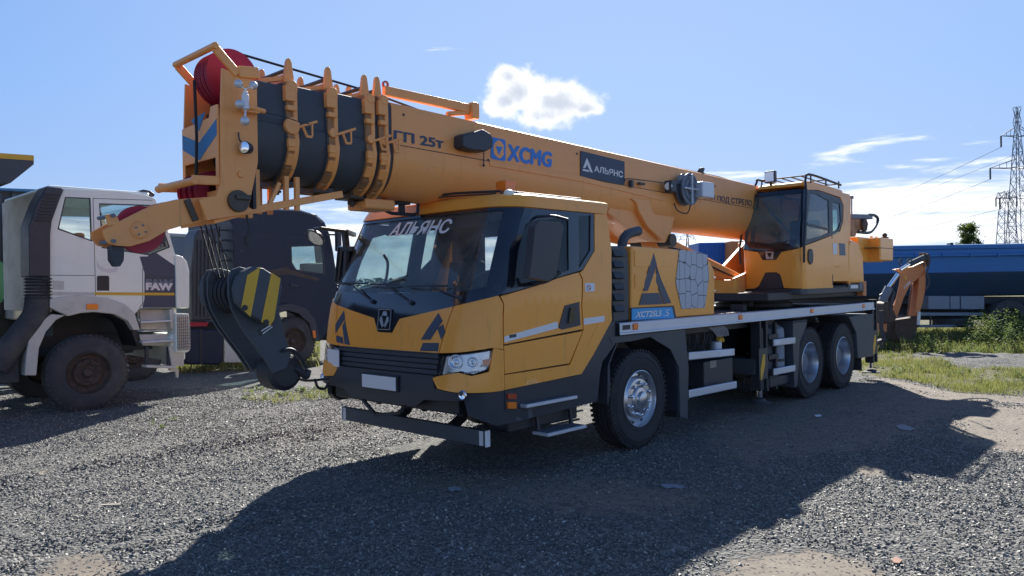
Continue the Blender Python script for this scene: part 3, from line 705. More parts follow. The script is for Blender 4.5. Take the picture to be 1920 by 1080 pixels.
# --- wheels
def make_wheel(front):
    R, W = .535, .145
    t = MB().lathe([(.305,.118),(.315,.14),(.33,.142),(.335,.148),(.345,.148),(.35,.144),(.40,.150),(.44,.149),(.445,.153),(.455,.153),(.46,.147),(.50,.135),(.522,.118),(.535,.10),(.535,.062),(.518,.058),(.518,.048),(.535,.044),(.535,.008),(.518,.004),(.518,-.004),(.535,-.008),(.535,-.044),(.518,-.048),(.518,-.058),(.535,-.062),(.535,-.10),(.522,-.118),(.50,-.135),(.40,-.15),(.315,-.14),(.30,-.1),(.30,.1)], n=72)
    for k in range(60):
        a = 2*math.pi*k/60
        for s in (1, -1):
            c = Vector((math.cos(a)*.525, s*.118, math.sin(a)*.525)); t.box(c, (.026,.036,.026), Matrix.Rotation(-a, 3, 'Y'))
    wv = obj('wheel', t, RUBBER, None, ang=28)
    if front:
        prof = [(.31,.142),(.302,.146),(.296,.135),(.288,.10),(.27,.082),(.25,.085),(.232,.105),(.215,.12),(.145,.128),(.14,.118)]
        hub = [(.135,.10),(.135,.13),(.12,.15),(.085,.155),(.08,.165),(.075,.185),(.055,.195),(0,.197)]; rb = .175; yb_ = .128
    else:
        prof = [(.31,.142),(.302,.146),(.294,.13),(.286,.03),(.272,-.02),(.26,-.055),(.235,-.07),(.16,-.06),(.15,-.05)]
        hub = [(.15,-.08),(.15,.02),(.14,.05),(.10,.06),(0,.062)]; rb = .19; yb_ = -.06
    rim = obj('rim', MB().lathe(prof, n=56), SILVER if front else SILVER, wv)
    hb = obj('hub', MB().lathe(hub, n=36), SILVER if front else STEELG, wv)
    nut = None
    for k in range(10):
        a = 2*math.pi*(k+.5)/10; p = Vector((math.cos(a)*rb, yb_, math.sin(a)*rb))
        if nut is None:
            nut = obj('lug_nut', MB().lathe([(.02,-.005),(.02,.012),(.015,.03),(.006,.036),(0,.037)] if front else [(.016,-.005),(.016,.02),(0,.022)], n=8), CHROME if front else STEELG, wv); nut.location = p
        else: dup(nut, wv, p)
    hole = None
    for k in range(10):
        a = 2*math.pi*k/10; r = .262 if front else .262
        p = Vector((math.cos(a)*r, .0855 if front else -.048, math.sin(a)*r))
        if hole is None:
            hole = obj('hand_hole', MB().lathe([(.0,.002),(.02,.002),(.021,-.004)], n=14), BLACKM, wv); hole.location = p
        else: dup(hole, wv, p)
    return wv
fw = make_wheel(True); rw_ = make_wheel(False)
def putw(w, x, y, first, flip):
    o = w if first else dup(w, crane)
    o.parent = crane; o.location = Vector((x, y, .533))-ORG[crane.name]; o.rotation_euler = (0, random.uniform(0, .5), math.pi if flip else 0); return o
putw(fw, 0, 1.075, True, False); putw(fw, 0, -1.075, False, True)
first = True
for x in (-4.58,-5.93):
    for y, fl in ((1.06,0),(.73,0),(-1.06,1),(-.73,1)):
        putw(rw_, x, y, first, fl); first = False
# --- engine housing behind the cab
eb = XZ([(1184,461),(1300,470),(1318,474),(1332,490),(1341,512),(1340,590),(1184,602)], 1.2)
eh = obj('engine_housing', MB().prism(eb, .38, 1.2), ORANGE, crane, .025, 3)
for l in ([(1189,470),(1262,474),(1262,498),(1190,500)], [(1190,514),(1264,512),(1264,538),(1190,542)]):
    obj('pressed_panel', MB().prism(XZ(l, 1.203), 1.198, 1.208), ORANGE, eh, .004)
inn = XZ([(1145,461),(1170,461),(1178,470),(1180,520),(1180,602),(1150,606)], 1.2)
ik = obj('air_intake_housing', MB().prism(inn, .2, 1.2), BLACKP, crane, .02)
for k in range(6):
    z = 2.10-.115*k; sl = obj('intake_louvre', MB().box((.37,1.21,z), (.17,.03,.075), Matrix.Rotation(R_(25),3,'X')), BLACKM, ik, .006)
ex = obj('exhaust_pipe', MB().tube([B(1166,470,Y=.95),B(1167,455,Y=.95),B(1170,446,Y=.95),B(1176,440,Y=.95),B(1185,436,Y=.95),B(1197,433,Y=.95)], .055, 20), SLATE, crane)
for l in ([(1225,474),(1231,497),(1214,545),(1206,546),(1208,529)], [(1231,500),(1239,524),(1258,568),(1245,570),(1229,527)], [(1204,550),(1235,549),(1243,570),(1198,572)]):
    obj('company_mark', MB().prism(XZ(l, 1.203), 1.2, 1.2095), NAVY, eh)
mb_ = XZ([(1183,577),(1264,573),(1269,598),(1184,603)], 1.213)
pb_ = obj('model_band', MB().prism(mb_, 1.2, 1.213), BLACKP, eh, .003)
obj('band_face', MB().prism(XZ([(1185,579),(1260,576),(1264,596),(1185,600)], 1.215), 1.213, 1.2155), mat('cyan_band', (.01,.34,.72), .4), eh)
q = BY([(1192,584),(1241,581),(1241,593),(1191,596)], 1.218); obj('model_lettering', text_mb('XCT25L5', quadfn(*q), off=.01, shear=.25, bold=.03), WHITES, eh)
q = BY([(1243,581),(1255,580),(1256,592),(1244,593)], 1.218); obj('model_lettering', text_mb('.S', quadfn(*q), shear=.25), WHITES, eh)
# printed mesh panel
CELL = bpy.data.materials.new('cell_print'); CELL.use_nodes = True; t = CELL.node_tree; b = t.nodes['Principled BSDF']
co = N(t, 'ShaderNodeTexCoord').outputs['Object']; cs = N(t, 'ShaderNodeMapping', {'Vector': co, 'Scale': (1, .001, .8)}).outputs[0]
vo = N(t, 'ShaderNodeTexVoronoi', {'Vector': cs, 'Scale': 7.4, 'Randomness': .5}, feature='DISTANCE_TO_EDGE').outputs['Distance']
fn_ = N(t, 'ShaderNodeTexVoronoi', {'Vector': co, 'Scale': 160.}).outputs['Distance']
base = mixc(t, sstep(t, fn_, .1, .45), (.24,.29,.36,1), (.40,.45,.53,1))
t.links.new(mixc(t, sstep(t, vo, .018, .030), (.015,.018,.025,1), base), b.inputs['Base Color']); b.inputs['Roughness'].default_value = .45; b.inputs['Metallic'].default_value = .3
obj('mesh_panel', MB().prism(XZ([(1274,468),(1300,471),(1326,478),(1329,520),(1321,577),(1278,579),(1267,530)], 1.205), 1.199, 1.209), CELL, eh)
for v in (520,545,568): q = B(1339,v,Y=1.2); box('hinge', (q.x,1.205,q.z), (.05,.012,.02), CHROME, eh, .002)
# =================================================================== BOOM
def bz(x): return 3.0+.0215*x
def prof(hw=.33, hh=.43, lw=.355, n=14, k=0., step=True):
    P = [(0, hh), (hw-.05, hh), (hw-.015, hh-.015), (hw, hh-.05), (hw, .045)]
    if step: P += [(lw, .035), (lw, -.02)]
    for i in range(1, n+1):
        t = i/n*math.pi/2; P.append((lw*math.cos(t)**.85, -.02-(hh-.02)*math.sin(t)**.9 if i < n else -hh))
    return P
def loft(xs, P, sc=None, cap=True):
    mb = MB(); full = P+[(-a, b) for a, b in P[1:-1]][::-1]; n = len(full); rings = []
    for i, x in enumerate(xs):
        s = 1 if sc is None else sc[i]
        mb.v += [(x, a*s, bz(x)+b*s) for a, b in full]
    for i in range(len(xs)-1): mb.f += [[i*n+k, i*n+(k+1) % n, (i+1)*n+(k+1) % n, (i+1)*n+k] for k in range(n)]
    if cap: mb.f += [list(range(n))[::-1], [(len(xs)-1)*n+k for k in range(n)]]
    return mb
boom = obj('boom', loft([2.62,0,-2.2,-4.5,-7.6], prof()), ORANGE2, crane, ang=40)
for u, v in ((1082,288),(1082,331),(1341,349),(757,215),(907,300),(916,300)): q = B(u, v, Y=.335); obj('boom_bolt', MB().cyl((q.x,.328,q.z),(q.x,.338,q.z),.012,n=8), BLACKM, boom)
DKB = mat('boom_section_paint', (.050,.060,.072), .55, var=.3, vscale=5, dust=.3, dustcol=(.09,.085,.08), bump=.08)
ear = None
for i, (x0, x1, s) in enumerate([(2.62,2.88,.985),(2.88,3.28,.95),(3.25,3.66,.915),(3.62,4.0,.88)]):
    obj('boom_section', loft([x0, x1+.03], prof(.33*s,.43*s-.0,.35*s), cap=True), DKB, crane, ang=40)
for i, x in enumerate([2.70, 2.84, 3.22, 3.60]):
    s = 1.03-.035*i if i else 1.03
    P0 = prof(.33,.43,.355, step=False)
    c = obj('boom_collar', loft([x-.02, x-.016, x+.016, x+.02], P0, [s*1.05, s*1.075, s*1.075, s*1.05]), ORANGE2, crane, .004, ang=40)
    zc = bz(x)
    obj('collar_band', loft([x+.015, x+.075], P0, [s*1.03, s*1.02]), GREASEO, c, ang=40)
    for sg in (1, -1):
        for t in (12,30,48,66):                      # wear pads round the curved underside
            a = R_(t); y = .355*s*math.cos(a)**.85; z = -.02-.41*s*math.sin(a)**.9
            obj('wear_pad', MB().box((x+.045, sg*y*1.035, zc+z*1.035), (.065,.03,.10), Matrix.Rotation(-sg*a, 3, 'X')), ORANGE2 if t < 45 else GREASEO, c, .008)
    for sg in (1, -1):
        e = [(-.06,.0),(-.055,.16),(-.03,.29),(-.012,.315),(.012,.315),(.03,.29),(.055,.16),(.06,.0)]
        zt = zc+.33*s
        obj('rope_guide_ear', MB().prism([(x+a*.75, zt+b) for a, b in e], sg*.22-.02, sg*.22+.02), ORANGE2, c, .006)
        obj('pad_bracket', MB().box((x+.05,sg*.335*s,zc+.33*s), (.09,.06,.13)).box((x+.04,sg*.345*s,zc+.20*s),(.09,.05,.045)).cyl((x+.03,sg*.30,zc+.40*s),(x+.03,sg*.37*s,zc+.40*s),.045), ORANGE2, c, .01)
        obj('side_pad', MB().cyl((x+.04,sg*.33*s,zc+.04),(x+.04,sg*.375*s,zc+.04),.07 if i == 3 else .04), ORANGE2, c, .008); obj('pad_stop', MB().box((x+.05,sg*.36*s,zc-.10),(.07,.04,.07)), ORANGE2, c, .008)
    obj('top_yoke', MB().prism([(-.22,zc+.40*s),(-.22,zc+.52),(-.15,zc+.50),(.15,zc+.50),(.22,zc+.52),(.22,zc+.40*s)], x-.015, x+.015, 'X'), ORANGE2, c, .004)
    obj('guide_roller', MB().cyl((x-.0,-.2,zc+.53),(x-.0,.2,zc+.53),.018), GREASE, c)
    if i: [obj('yoke_brace', MB().bar((x+.02,sg*.19,zc+.46),(x+.3,sg*.10,zc+.39),.03,.04), ORANGE2, c, .004) for sg in (1, -1)]
    obj('grease_bolt', MB().cyl((x,0,zc-.44*s),(x,0,zc-.53*s),.022).cyl((x,0,zc-.49*s),(x,0,zc-.51*s),.04).box((x,0,zc-.44*s),(.2,.26,.05)), GREASE, c, .006)
    # cable hook
    hk = MB().bar((x-.0,.36*s,zc+.03),(x-.15,.41,zc+.09),.018,.022).bar((x-.05,.38*s,zc+.04),(x-.06,.40,zc-.05),.018).bar((x-.05,.40,zc-.045),(x-.10,.41,zc-.045),.018,.02).bar((x-.10,.41,zc+.07),(x-.10,.41,zc-.04),.014)
    obj('cable_hook', hk, ORANGE2, c, .004)
# boom seam and prints
box('boom_seam', (-2.6,.3575,bz(-2.6)+.032), (10.3,.004,.006), GREASE, crane, 0, Matrix.Rotation(-.0215,3,'Y'))
def btext(px, s, m, name='lettering', **k):
    q = BY(px, .3335); q = [Vector((p.x, .3335, p.z)) for p in q]; obj(name, text_mb(s, quadfn(*q), **k), m, boom)
btext([(738,243),(832,260),(832,280),(738,264)], 'ГП 25т', NAVY, off=.0, bold=.045)
btext([(952,268),(1036,284),(1034,316),(951,303)], 'XCMG', BLUE, off=.0, bold=.06, spacing=1.05, shear=.0)
btext([(1318,360),(1410,372),(1410,390),(1318,374)], 'ТОЙ ПОД СТРЕЛО', NAVY, off=.0, bold=.03)
def bprint(l, m, name, d=.335): return obj(name, MB().prism(XZ(l, .3335), .329, d), m, boom)
bprint([(921,261),(923,257),(946,262),(948,266),(948,300),(945,302),(923,298),(920,294)], BLUE, 'logo_tile')
l1 = lambda c: [(934+(u-934), v) for u, v in c]
bprint([(928,268),(933,263),(938,264),(944,272),(944,291),(938,297),(933,296),(926,288),(925,274)], ORANGE2, 'logo_hexagon', .3365)
bprint([(929,274),(942,276),(935,291)], BLUE, 'logo_triangle', .3385)
bprint([(1088,283),(1170,303),(1170,347),(1088,331)], SIGNB, 'sign_board', .343)
btext2 = lambda px, s: obj('sign_lettering', text_mb(s, quadfn(*[Vector((p.x,.3445,p.z)) for p in BY(px,.3445)]), off=.0, bold=.035), WHITES, boom)
btext2([(1114,310),(1168,321),(1168,334),(1114,322)], 'АЛЬЯНС')
for l in ([(1099,296),(1102,303),(1096,315),(1092,315)], [(1102,302),(1110,324),(1106,323),(1099,308)], [(1092,317),(1102,319),(1104,323),(1091,320)]): bprint(l, WHITES, 'sign_mark', .3455)
# things bolted to the boom flank
obj('cable_drum_cover', MB().prism(XZ([(862,253),(872,250),(885,248),(900,243),(915,252),(919,262),(918,278),(905,285),(885,284),(868,280),(862,276)], .42), .33, .47), BLACKP, crane, .02, 3)
obj('limit_wire', MB().tube([B(907,284,Y=.40),B(907,303,Y=.38),B(907,309,Y=.38)], .006, 5).ball(tuple(B(907,310,Y=.38)),.014), BLACKM, crane)
obj('cable_cover_strip', MB().prism([(p.x,p.z) for p in BY([(918,301),(1088,330),(1245,372),(1244,377),(1088,340),(918,311)], .36)], .345, .365), ORANGE2, crane, .003)
cr_ = B(1289,355,Y=.46)
reel = obj('cable_reel', MB().lathe([(.03,-.10),(.22,-.10),(.22,-.085),(.15,-.08),(.15,-.01),(.22,-.005),(.22,.01),(.19,.012),(.185,.0),(.15,.0),(.145,.014),(.11,.014),(.10,.0),(.07,.0),(.06,.03),(0,.03)], (cr_.x,.50,cr_.z), (0,1,0), 36), STEELG, crane)
obj('reel_spoke', MB().bar((cr_.x-.2,.53,cr_.z),(cr_.x+.2,.53,cr_.z),.03,.02).bar((cr_.x,.53,cr_.z-.2),(cr_.x,.53,cr_.z+.2),.03,.02), ALU, reel, .004)
box('reel_gearbox', (cr_.x-.30,.50,cr_.z-.0), (.32,.24,.22), ALU, reel, .02)
obj('reel_cable', MB().curve([(cr_.x-.1,.45,cr_.z-.2),(cr_.x-.05,.42,cr_.z-.32),(cr_.x+.15,.40,cr_.z-.30),(cr_.x+.22,.38,cr_.z-.20)], .009), BLACKM, reel)
obj('reel_feed_cable', MB().curve([(cr_.x+.1,.44,cr_.z+.05),(-1.1,.38,3.10),(-.98,.37,3.06)], .006), BLACKM, reel)
lp = B(1257,350,Y=.45); wl_ = obj('work_lamp', MB().box((lp.x,.45,lp.z), (.14,.12,.16)), BLACKP, crane, .02)
obj('lamp_glass', MB().lathe([(0,.0),(.05,.0),(.055,-.01)], (lp.x+.072,.46,lp.z), (1,.2,0), 20), LENS, wl_)
obj('cable_guide', MB().box((-1.12,.37,3.04),(.05,.05,.09)), DKGREY, crane, .004); obj('cable_clip', MB().box((-1.35,.37,3.06),(.12,.04,.03)), DKGREY, crane, .004)
obj('boom_top_cleat', MB().prism([(-3.25,3.36),(-3.05,3.36),(-3.06,3.41),(-3.12,3.46),(-3.18,3.45),(-3.14,3.39)], .2, .26), BLACKM, crane, .004)
# stowed strut on top of the boom, ropes
js = obj('top_strut', MB().bar((2.62,.22,3.60),(1.55,.22,3.60),.06,.09), ORANGE2, crane, .01)
obj('strut_end', MB().box((1.50,.22,3.58),(.10,.14,.17)).bar((1.55,.22,3.56),(1.85,.22,3.50),.05,.05), ORANGE2, js, .02)
obj('strut_eye', MB().lathe([(.02,-.01),(.035,-.01),(.035,.01),(.02,.01),(.02,-.01)], (2.6,.22,3.66), (0,1,0), 16), REDL, js)
obj('hoist_rope', MB().tube([(3.95,.05,3.705),(2.7,.05,3.62),(1.8,.05,3.50),(-4,.05,3.42),(-7.6,.05,3.2)], .011, 6), ROPE, crane)
# boom handle under the nose
hb_ = B(752,375,Y=0); obj('boom_rest_loop', MB().tube([(2.45,-.02,2.64),(2.44,-.02,2.52),(2.38,0,2.50),(2.12,0,2.50),(2.06,0,2.52),(2.05,0,2.62)], .018, 8).box((2.26,0,2.57),(.05,.05,.14)).box((2.26,0,2.62),(.16,.08,.06)), BLACKM, crane, .003)
obj('boom_rest_block', MB().box((2.62,0,2.56),(.34,.3,.10)), ORANGE2, crane, .02)
# --- boom head
HP = [(4.227,3.478),(3.94,3.424),(3.943,2.786),(4.026,2.436),(4.049,2.381),(4.36,2.31),(4.42,2.46),(4.291,2.496),(4.25,2.60),(4.245,3.1)]
for sg in (1, -1):
    hp_ = obj('head_side_plate', MB().prism(HP, sg*.31, sg*.33), ORANGE2, crane, .004)
    obj('head_bolt', MB().cyl((4.09,sg*.33,2.68),(4.09,sg*.345,2.68),.025), ORANGE2, hp_, .003)
    obj('sheave_pin', MB().cyl((4.12,sg*.30,2.47),(4.12,sg*.36,2.47),.085).box((4.09,sg*.36,2.50),(.12,.04,.04)), GREASE, hp_, .006)
fpO = [(-.33,3.25),(-.33,2.50),(.33,2.50),(.33,3.25)]
ho = [(-.27,2.55),(.27,2.55),(.27,2.80),(-.27,2.80)]
fp = obj('head_front_plate', MB().sheet([(-.31,3.10),(-.31,2.49),(.31,2.49),(.31,3.2),(.2,3.2),(.17,3.12)], lambda u, v, w: Vector((4.262-w, u, v)), .015, [ho]), ORANGE2, crane, .003)
def chev(z, n=.11):
    return [(-.30,z+.24),(-.30,z+.24+n),(0,z+n),(.30,z+.24+n),(.30,z+.24),(0,z)]
obj('chevron', MB().sheet([(-.30,3.05),(-.30,2.93),(0,2.83-.02),(.30,2.97),(.30,3.09),(0.0,2.95)], lambda u, v, w: Vector((4.2645-w, u, v)), .002), BLUED, fp)
obj('chevron', MB().sheet([(-.14,3.15),(.12,3.17),(.0,3.04)], lambda u, v, w: Vector((4.2645-w, u, v)), .002), BLUED, fp)
box('head_back_wall', (3.96,0,2.9), (.03,.6,.95), BLACKM, crane)
box('head_floor', (4.15,0,2.35), (.3,.6,.03), ORANGE2, crane, .004, Matrix.Rotation(.3,3,'Y'))
box('head_cavity', (4.05,0,3.1), (.03,.6,.3), GREASE, crane)
shp = lambda r: [(.05,-.022),(r,-.022),(r+.0,-.018),(r-.022,-.006),(r-.022,.006),(r,.018),(r,.022),(.05,.022)]
for y in (-.03,.03,.09,.15): obj('top_sheave', MB().lathe(shp(.215), (4.06,y,3.475), (0,1,0), 44), RED, crane)
for y in (-.2,-.1,0.,.1): obj('nose_sheave', MB().lathe(shp(.15), (4.20,y,2.57), (0,1,0), 36), RED, crane)
obj('sheave_rope', MB().tube([(4.315,.05,3.42),(4.30,.04,3.0),(4.30,.02,2.65)], .012, 6), ROPE, crane)
for sg in (1, -1):
    gd = MB().bar((4.10,sg*.33,3.45),(4.28,sg*.33,3.62),.03,.07).bar((4.10,sg*.33,3.47),(3.93,sg*.33,3.49),.05,.09)
    obj('rope_guard', gd, ORANGE2, crane, .01)
obj('rope_guard_bar', MB().cyl((4.285,-.36,3.63),(4.285,.36,3.63),.026), ORANGE2, crane, .004)
obj('nose_guard', MB().cyl((4.45,-.34,2.60),(4.45,.34,2.60),.03).bar((4.24,.30,2.62),(4.46,.30,2.61),.03,.07).bar((4.24,-.30,2.62),(4.46,-.30,2.61),.03,.07), ORANGE2, crane, .008)
# anemometer and lamps on the head
an = B(460,190,Y=.45)
am = obj('anemometer', MB().cyl((an.x,.45,an.z-.06),(an.x,.45,an.z+.05),.027).cyl((an.x,.45,an.z+.05),(an.x,.45,an.z+.075),.02).cyl((an.x,.45,an.z+.075),(an.x,.45,an.z+.10),.008), WHITES, crane, .004)
for (du, dv) in ((447,157),(475,160),(449,195)):
    q = B(du,dv,Y=.46); obj('wind_cup', MB().ball(tuple(q),.032), ALU, am); obj('cup_arm', MB().cyl(tuple(q),(an.x,.45,an.z+.09 if dv < 190 else an.z-.04),.005), WHITES, am)
q = B(459,227,Y=.46); obj('wind_lamp', MB().ball(tuple(q),.034).cyl((q.x,.46,q.z),(an.x,.45,an.z-.06),.008), ALU, am)
obj('anemometer_bracket', MB().cyl(tuple(B(462,200,Y=.42)),tuple(B(496,209,Y=.38)),.02).box(tuple(B(470,206,Y=.38)),(.12,.06,.05)), ORANGE2, am, .004)
hl_ = B(462,276,Y=.42); hlm = obj('head_lamp', MB().lathe([(0,-.07),(.04,-.05),(.05,0),(.045,.012),(0,.006)], (hl_.x,.40,hl_.z), (1,.5,0), 24), BLACKP, crane)
obj('lamp_glass', MB().lathe([(.044,.013),(.02,.018),(0,.019)], (hl_.x,.40,hl_.z), (1,.5,0), 24), CHROME, hlm)
obj('lamp_cable', MB().curve([B(447,248,Y=.35),B(449,262,Y=.36),B(455,268,Y=.38)], .006), BLACKM, hlm)
obj('sensor_cable', MB().curve([B(498,211,Y=.38),B(530,218,Y=.42),B(560,228,Y=.44),B(580,232,Y=.44)], .004), BLACKM, crane)
# rooster arm with its red sheave
ARM = [(352,372),(405,368),(413,395),(400,412),(382,415),(340,424),(316,431),(280,452),(245,462),(222,461),(205,457),(196,446),(193,432),(202,427),(230,412),(270,392),(300,381),(330,374)]
arm = XZ([(u, v) for u, v in ARM], .24)
ap = obj('rooster_arm', MB().prism(arm, .215, .24), ORANGE2, crane, .005)
obj('rooster_arm_plate', MB().prism(arm, -.02, .0), ORANGE2, crane, .005)
bx = B(357,392,Y=.25)
obj('arm_joint_bar', MB().bar(B(350,374,Y=.25),B(367,414,Y=.25),.045,.03,(0,1,0)), GREASE, ap, .003)
obj('arm_flange', MB().prism(XZ([(372,372),(405,368),(470,395),(460,402),(382,414)], .26), .242, .3285), ORANGE2, ap, .004)
rs = B(263,430,Y=.11); 
obj('rooster_sheave', MB().lathe(shp(.172), (rs.x,.10,rs.z), (0,1,0), 44), RED, crane)
hc = B(262,431,Y=.24); obj('arm_hub', MB().lathe([(0,.02),(.05,.02),(.055,.012),(.062,.012),(.066,0)], (hc.x,.24,hc.z), (0,1,0), 28), ORANGE2, ap)
for k in range(4): a = k*math.pi/2+.4; obj('hub_bolt', MB().cyl((hc.x+.036*math.cos(a),.26,hc.z+.036*math.sin(a)),(hc.x+.036*math.cos(a),.268,hc.z+.036*math.sin(a)),.007,n=8), STEELG, ap)
for (u, v) in ((213,452),(212,404)): q = B(u, v, Y=.25); obj('arm_pin', MB().cyl((q.x,-.03,q.z),(q.x,.26,q.z),.014), STEELG, ap)
obj('arm_lug', MB().prism(XZ([(200,402),(218,402),(226,418),(205,424)], .24), .20, .24), ORANGE2, ap, .004)
lw_ = [B(u, v, Y=.15) for u, v in ((205,461),(230,461),(229,488),(222,500),(214,500),(206,488))]
obj('limit_switch', MB().prism([(p.x, p.z) for p in lw_], .10, .19), BLACKP, crane, .006)
# frame under the head sections
lt = MB()
for y in (.22,-.22):
    lt.bar((3.99,y,2.41),(3.10,y,2.61),.05,.06)
    for x, z1 in ((3.90,2.75),(3.64,2.72),(3.54,2.72)): lt.bar((x,y,2.44),(x,y,z1),.035,.04)
    lt.bar((3.80,y,2.46),(3.70,y,2.66),.03,.035)
for x in (3.95,3.5,3.15): lt.bar((x,-.22,2.41+.225*(3.99-x)),(x,.22,2.41+.225*(3.99-x)),.04,.04)
obj('under_frame', lt, ORANGE2, crane, .004)
obj('frame_lug', MB().box((4.0,.22,2.40),(.10,.06,.09)), ORANGE2, crane, .006)
# --- bracket for the lift cylinder, cylinder, superstructure
bkp = XZ([(1140,397),(1172,425),(1207,449),(1225,454),(1247,455),(1258,440),(1266,396),(1240,378),(1185,372),(1150,380)], .3)
for sg in (1, -1): obj('cylinder_bracket', MB().prism(bkp, sg*.27, sg*.30), ORANGE2, crane, .006)
obj('bracket_web', MB().sheet([(-.28,0),(.28,0),(.28,1),(-.28,1)], lambda u, v, w: Vector((-.75-1.1*(1-v)-w*.02, u, 2.34+.33*v+.02*w)), 1.), ORANGE2, crane)
cl = XZ([(1185,372),(1190,385),(1186,398),(1160,400),(1140,397)], .31)
gus = XZ([(1182,372),(1192,380),(1197,396),(1213,425),(1243,452),(1232,420),(1222,392),(1216,375)], .36); obj('bracket_gusset', MB().prism(gus, .30, .37), ORANGE2, crane, .01)
obj('cylinder_pin', MB().cyl((-2.15,-.32,2.36),(-2.15,.34,2.36),.09), GREASE, crane, .006)
lc = obj('lift_cylinder', MB().cyl((-2.15,0,2.36),(-5.2,0,1.62),.15,n=28).ball((-2.15,0,2.36),.16), ORANGE2, crane)
obj('cylinder_hose', MB().curve([(-2.3,.17,2.28),(-2.8,.2,2.2),(-3.5,.19,2.0),(-4.2,.19,1.85)], .014), BLACKM, lc)
box('turntable_deck', (-5.3,0,1.55), (3.6,2.1,.12), BLACKM, crane, .02)
obj('slewing_ring', MB().lathe([(0,.0),(.62,0),(.62,.06),(.58,.07),(.58,.13),(0,.13)], (-5.2,0,1.36), (0,0,1), 48), BLACKM, crane)
obj('turntable_frame', MB().prism([(-3.55,1.60),(-3.6,1.75),(-4.6,1.95),(-6.4,2.9),(-7.6,3.1),(-7.9,2.9),(-7.9,1.60)], -.36, -.30).prism([(-3.55,1.60),(-3.6,1.75),(-4.6,1.95),(-6.4,2.9),(-7.6,3.1),(-7.9,2.9),(-7.9,1.60)], .22, .27), ORANGE2, crane, .01)
obj('turntable_front', MB().box((-3.62,.0,1.70), (.1,1.0,.22)), ORANGE, crane, .01)
obj('slew_motor', MB().cyl((-3.9,.55,1.4),(-3.9,.55,1.62),.07), BLACKM, crane, .01); obj('deck_bracket', MB().box((-3.45,.62,1.40),(.12,.2,.1)), BLACKM, crane, .01)
# --- counterweight
cwp = [(1.22,2.10),(1.32,2.17),(1.32,2.50),(1.10,2.525)]
cw = obj('counterweight', MB().prism([(-6.9,2.10),(-8.22,2.10),(-8.28,2.15),(-8.28,2.50),(-8.22,2.53),(-6.9,2.53)], -1.15, 1.13).prism([(-7.4,2.11),(-8.1,2.11),(-8.14,2.52),(-7.4,2.52)], 1.1, 1.33), ORANGE, crane, .03, 3)
box('counterweight_seam', (-7.7,.09,2.335), (1.1,2.5,.008), BLACKM, cw, 0)
for (u, v) in ((1634,447),(1643,448)):
    q = B(u, v, Y=1.0); obj('lifting_eye', MB().lathe([(.025,-.012),(.05,-.012),(.05,.012),(.025,.012),(.025,-.012)], (q.x,1.0,q.z), (0,1,0), 20), ORANGE, cw)
q = B(1659,446,Y=1.0); obj('eye_cover', MB().box((q.x,1.0,q.z-.02),(.12,.1,.07)).ball((q.x,1.0,q.z+.05),.045), RUST, cw)
obj('tail_winch', MB().cyl((-7.3,-.35,3.0),(-7.3,.25,3.0),.22,n=28).box((-7.5,0,2.7),(.8,.6,.4)), GREASEO, crane, .02)
b0 = B(1622,425,Y=.45)
tw = obj('winch_motor', MB().prism(XZ([(1594,408),(1626,412),(1629,420),(1624,431),(1608,433),(1603,449),(1594,457)], .5), .3, .5), GREASEO, crane, .02)
obj('motor_valve_block', MB().prism(XZ([(1597,401),(1636,402),(1637,411),(1597,410)], .52), .34, .52), STEELG, tw, .012)
obj('motor_flange', MB().cyl(tuple(B(1617,422,Y=.5)), tuple(B(1617,422,Y=.5)+Vector((0,.06,0))), .13, n=20), RUST, tw, .006)
obj('motor_hose', MB().curve([B(1630,403,Y=.5),B(1640,404,Y=.5),B(1646,411,Y=.5),B(1641,425,Y=.5),B(1630,436,Y=.5),B(1608,435,Y=.5)], .03, 10), BLACKP, tw)
obj('aerial', MB().cyl(tuple(B(1597,402,Y=.8)),tuple(B(1597,370,Y=.8)),.012).box(tuple(B(1597,370,Y=.8)),(.05,.05,.05)), STEELG, crane)
# --- operator's cab
O = Skin([(1.55,-4.34),(1.9,-4.31),(2.3,-4.30),(2.7,-4.40),(3.1,-4.56),(3.26,-4.66)], [(1.55,.475),(2.3,.48),(2.7,.465),(3.1,.42),(3.3,.39)], .36, .12, .10, .16, y0=.715)
OI = O.inv; OP = O.poly
def opatch(name, l, m, off, th, **k): return O.patch(name, l, m, crane, off=off, th=th, **k)
# front face, measured along the shell: u from -.6 to .6
fz = OI(1448,487)[1]
Lp = [(-.50,3.16),(-.50,2.12),(-.2,2.00),(-.10,1.90)]; 
c0 = OI(1443,480)[0]
vL, vR = OI(1430,487), OI(1455,487)
mL, mM, mR = OI(1400,466), OI(1421,472), OI(1465,472)
maskp = [(-.53,3.18),(-.53,mL[1]),mM,vL,vR,mR]+[OI(1489,467),OI(1505,463),(OI(1507,460)[0]+.02,3.18)]
gp = [(-.46,3.12),(-.47,2.41),(c0,2.35),(.40,2.40),(.40,3.12)]
opatch('cab_front_frame', maskp, GLOSSB, .006, .04, holes=[gp], g=.08)
opatch('front_window', gp, GLASSO, -.004, .004, g=.1)
bot = [(-.53,mL[1]-.005),(mM[0],mM[1]-.005),(vL[0],vL[1]-.005),(vR[0],vR[1]-.005),(mR[0],mR[1]-.005),OI(1489,468),OI(1506,463)]
yl = OI(1504,548)[0]
cut = [OI(u, v) for u, v in ((1470,540),(1463,515),(1455,510),(1435,511),(1422,537),(1415,541))]
lowf = bot+[(yl,1.66)]+cut+[(-.53,1.66)]
opatch('cab_front_panel', lowf, ORANGE, .0, .03, g=.08)
opatch('front_step_plate', [OI(1469,541),OI(1462,516),OI(1455,511),OI(1435,512),OI(1423,538),OI(1416,542)], BLACKP, -.004, .03, g=.08)
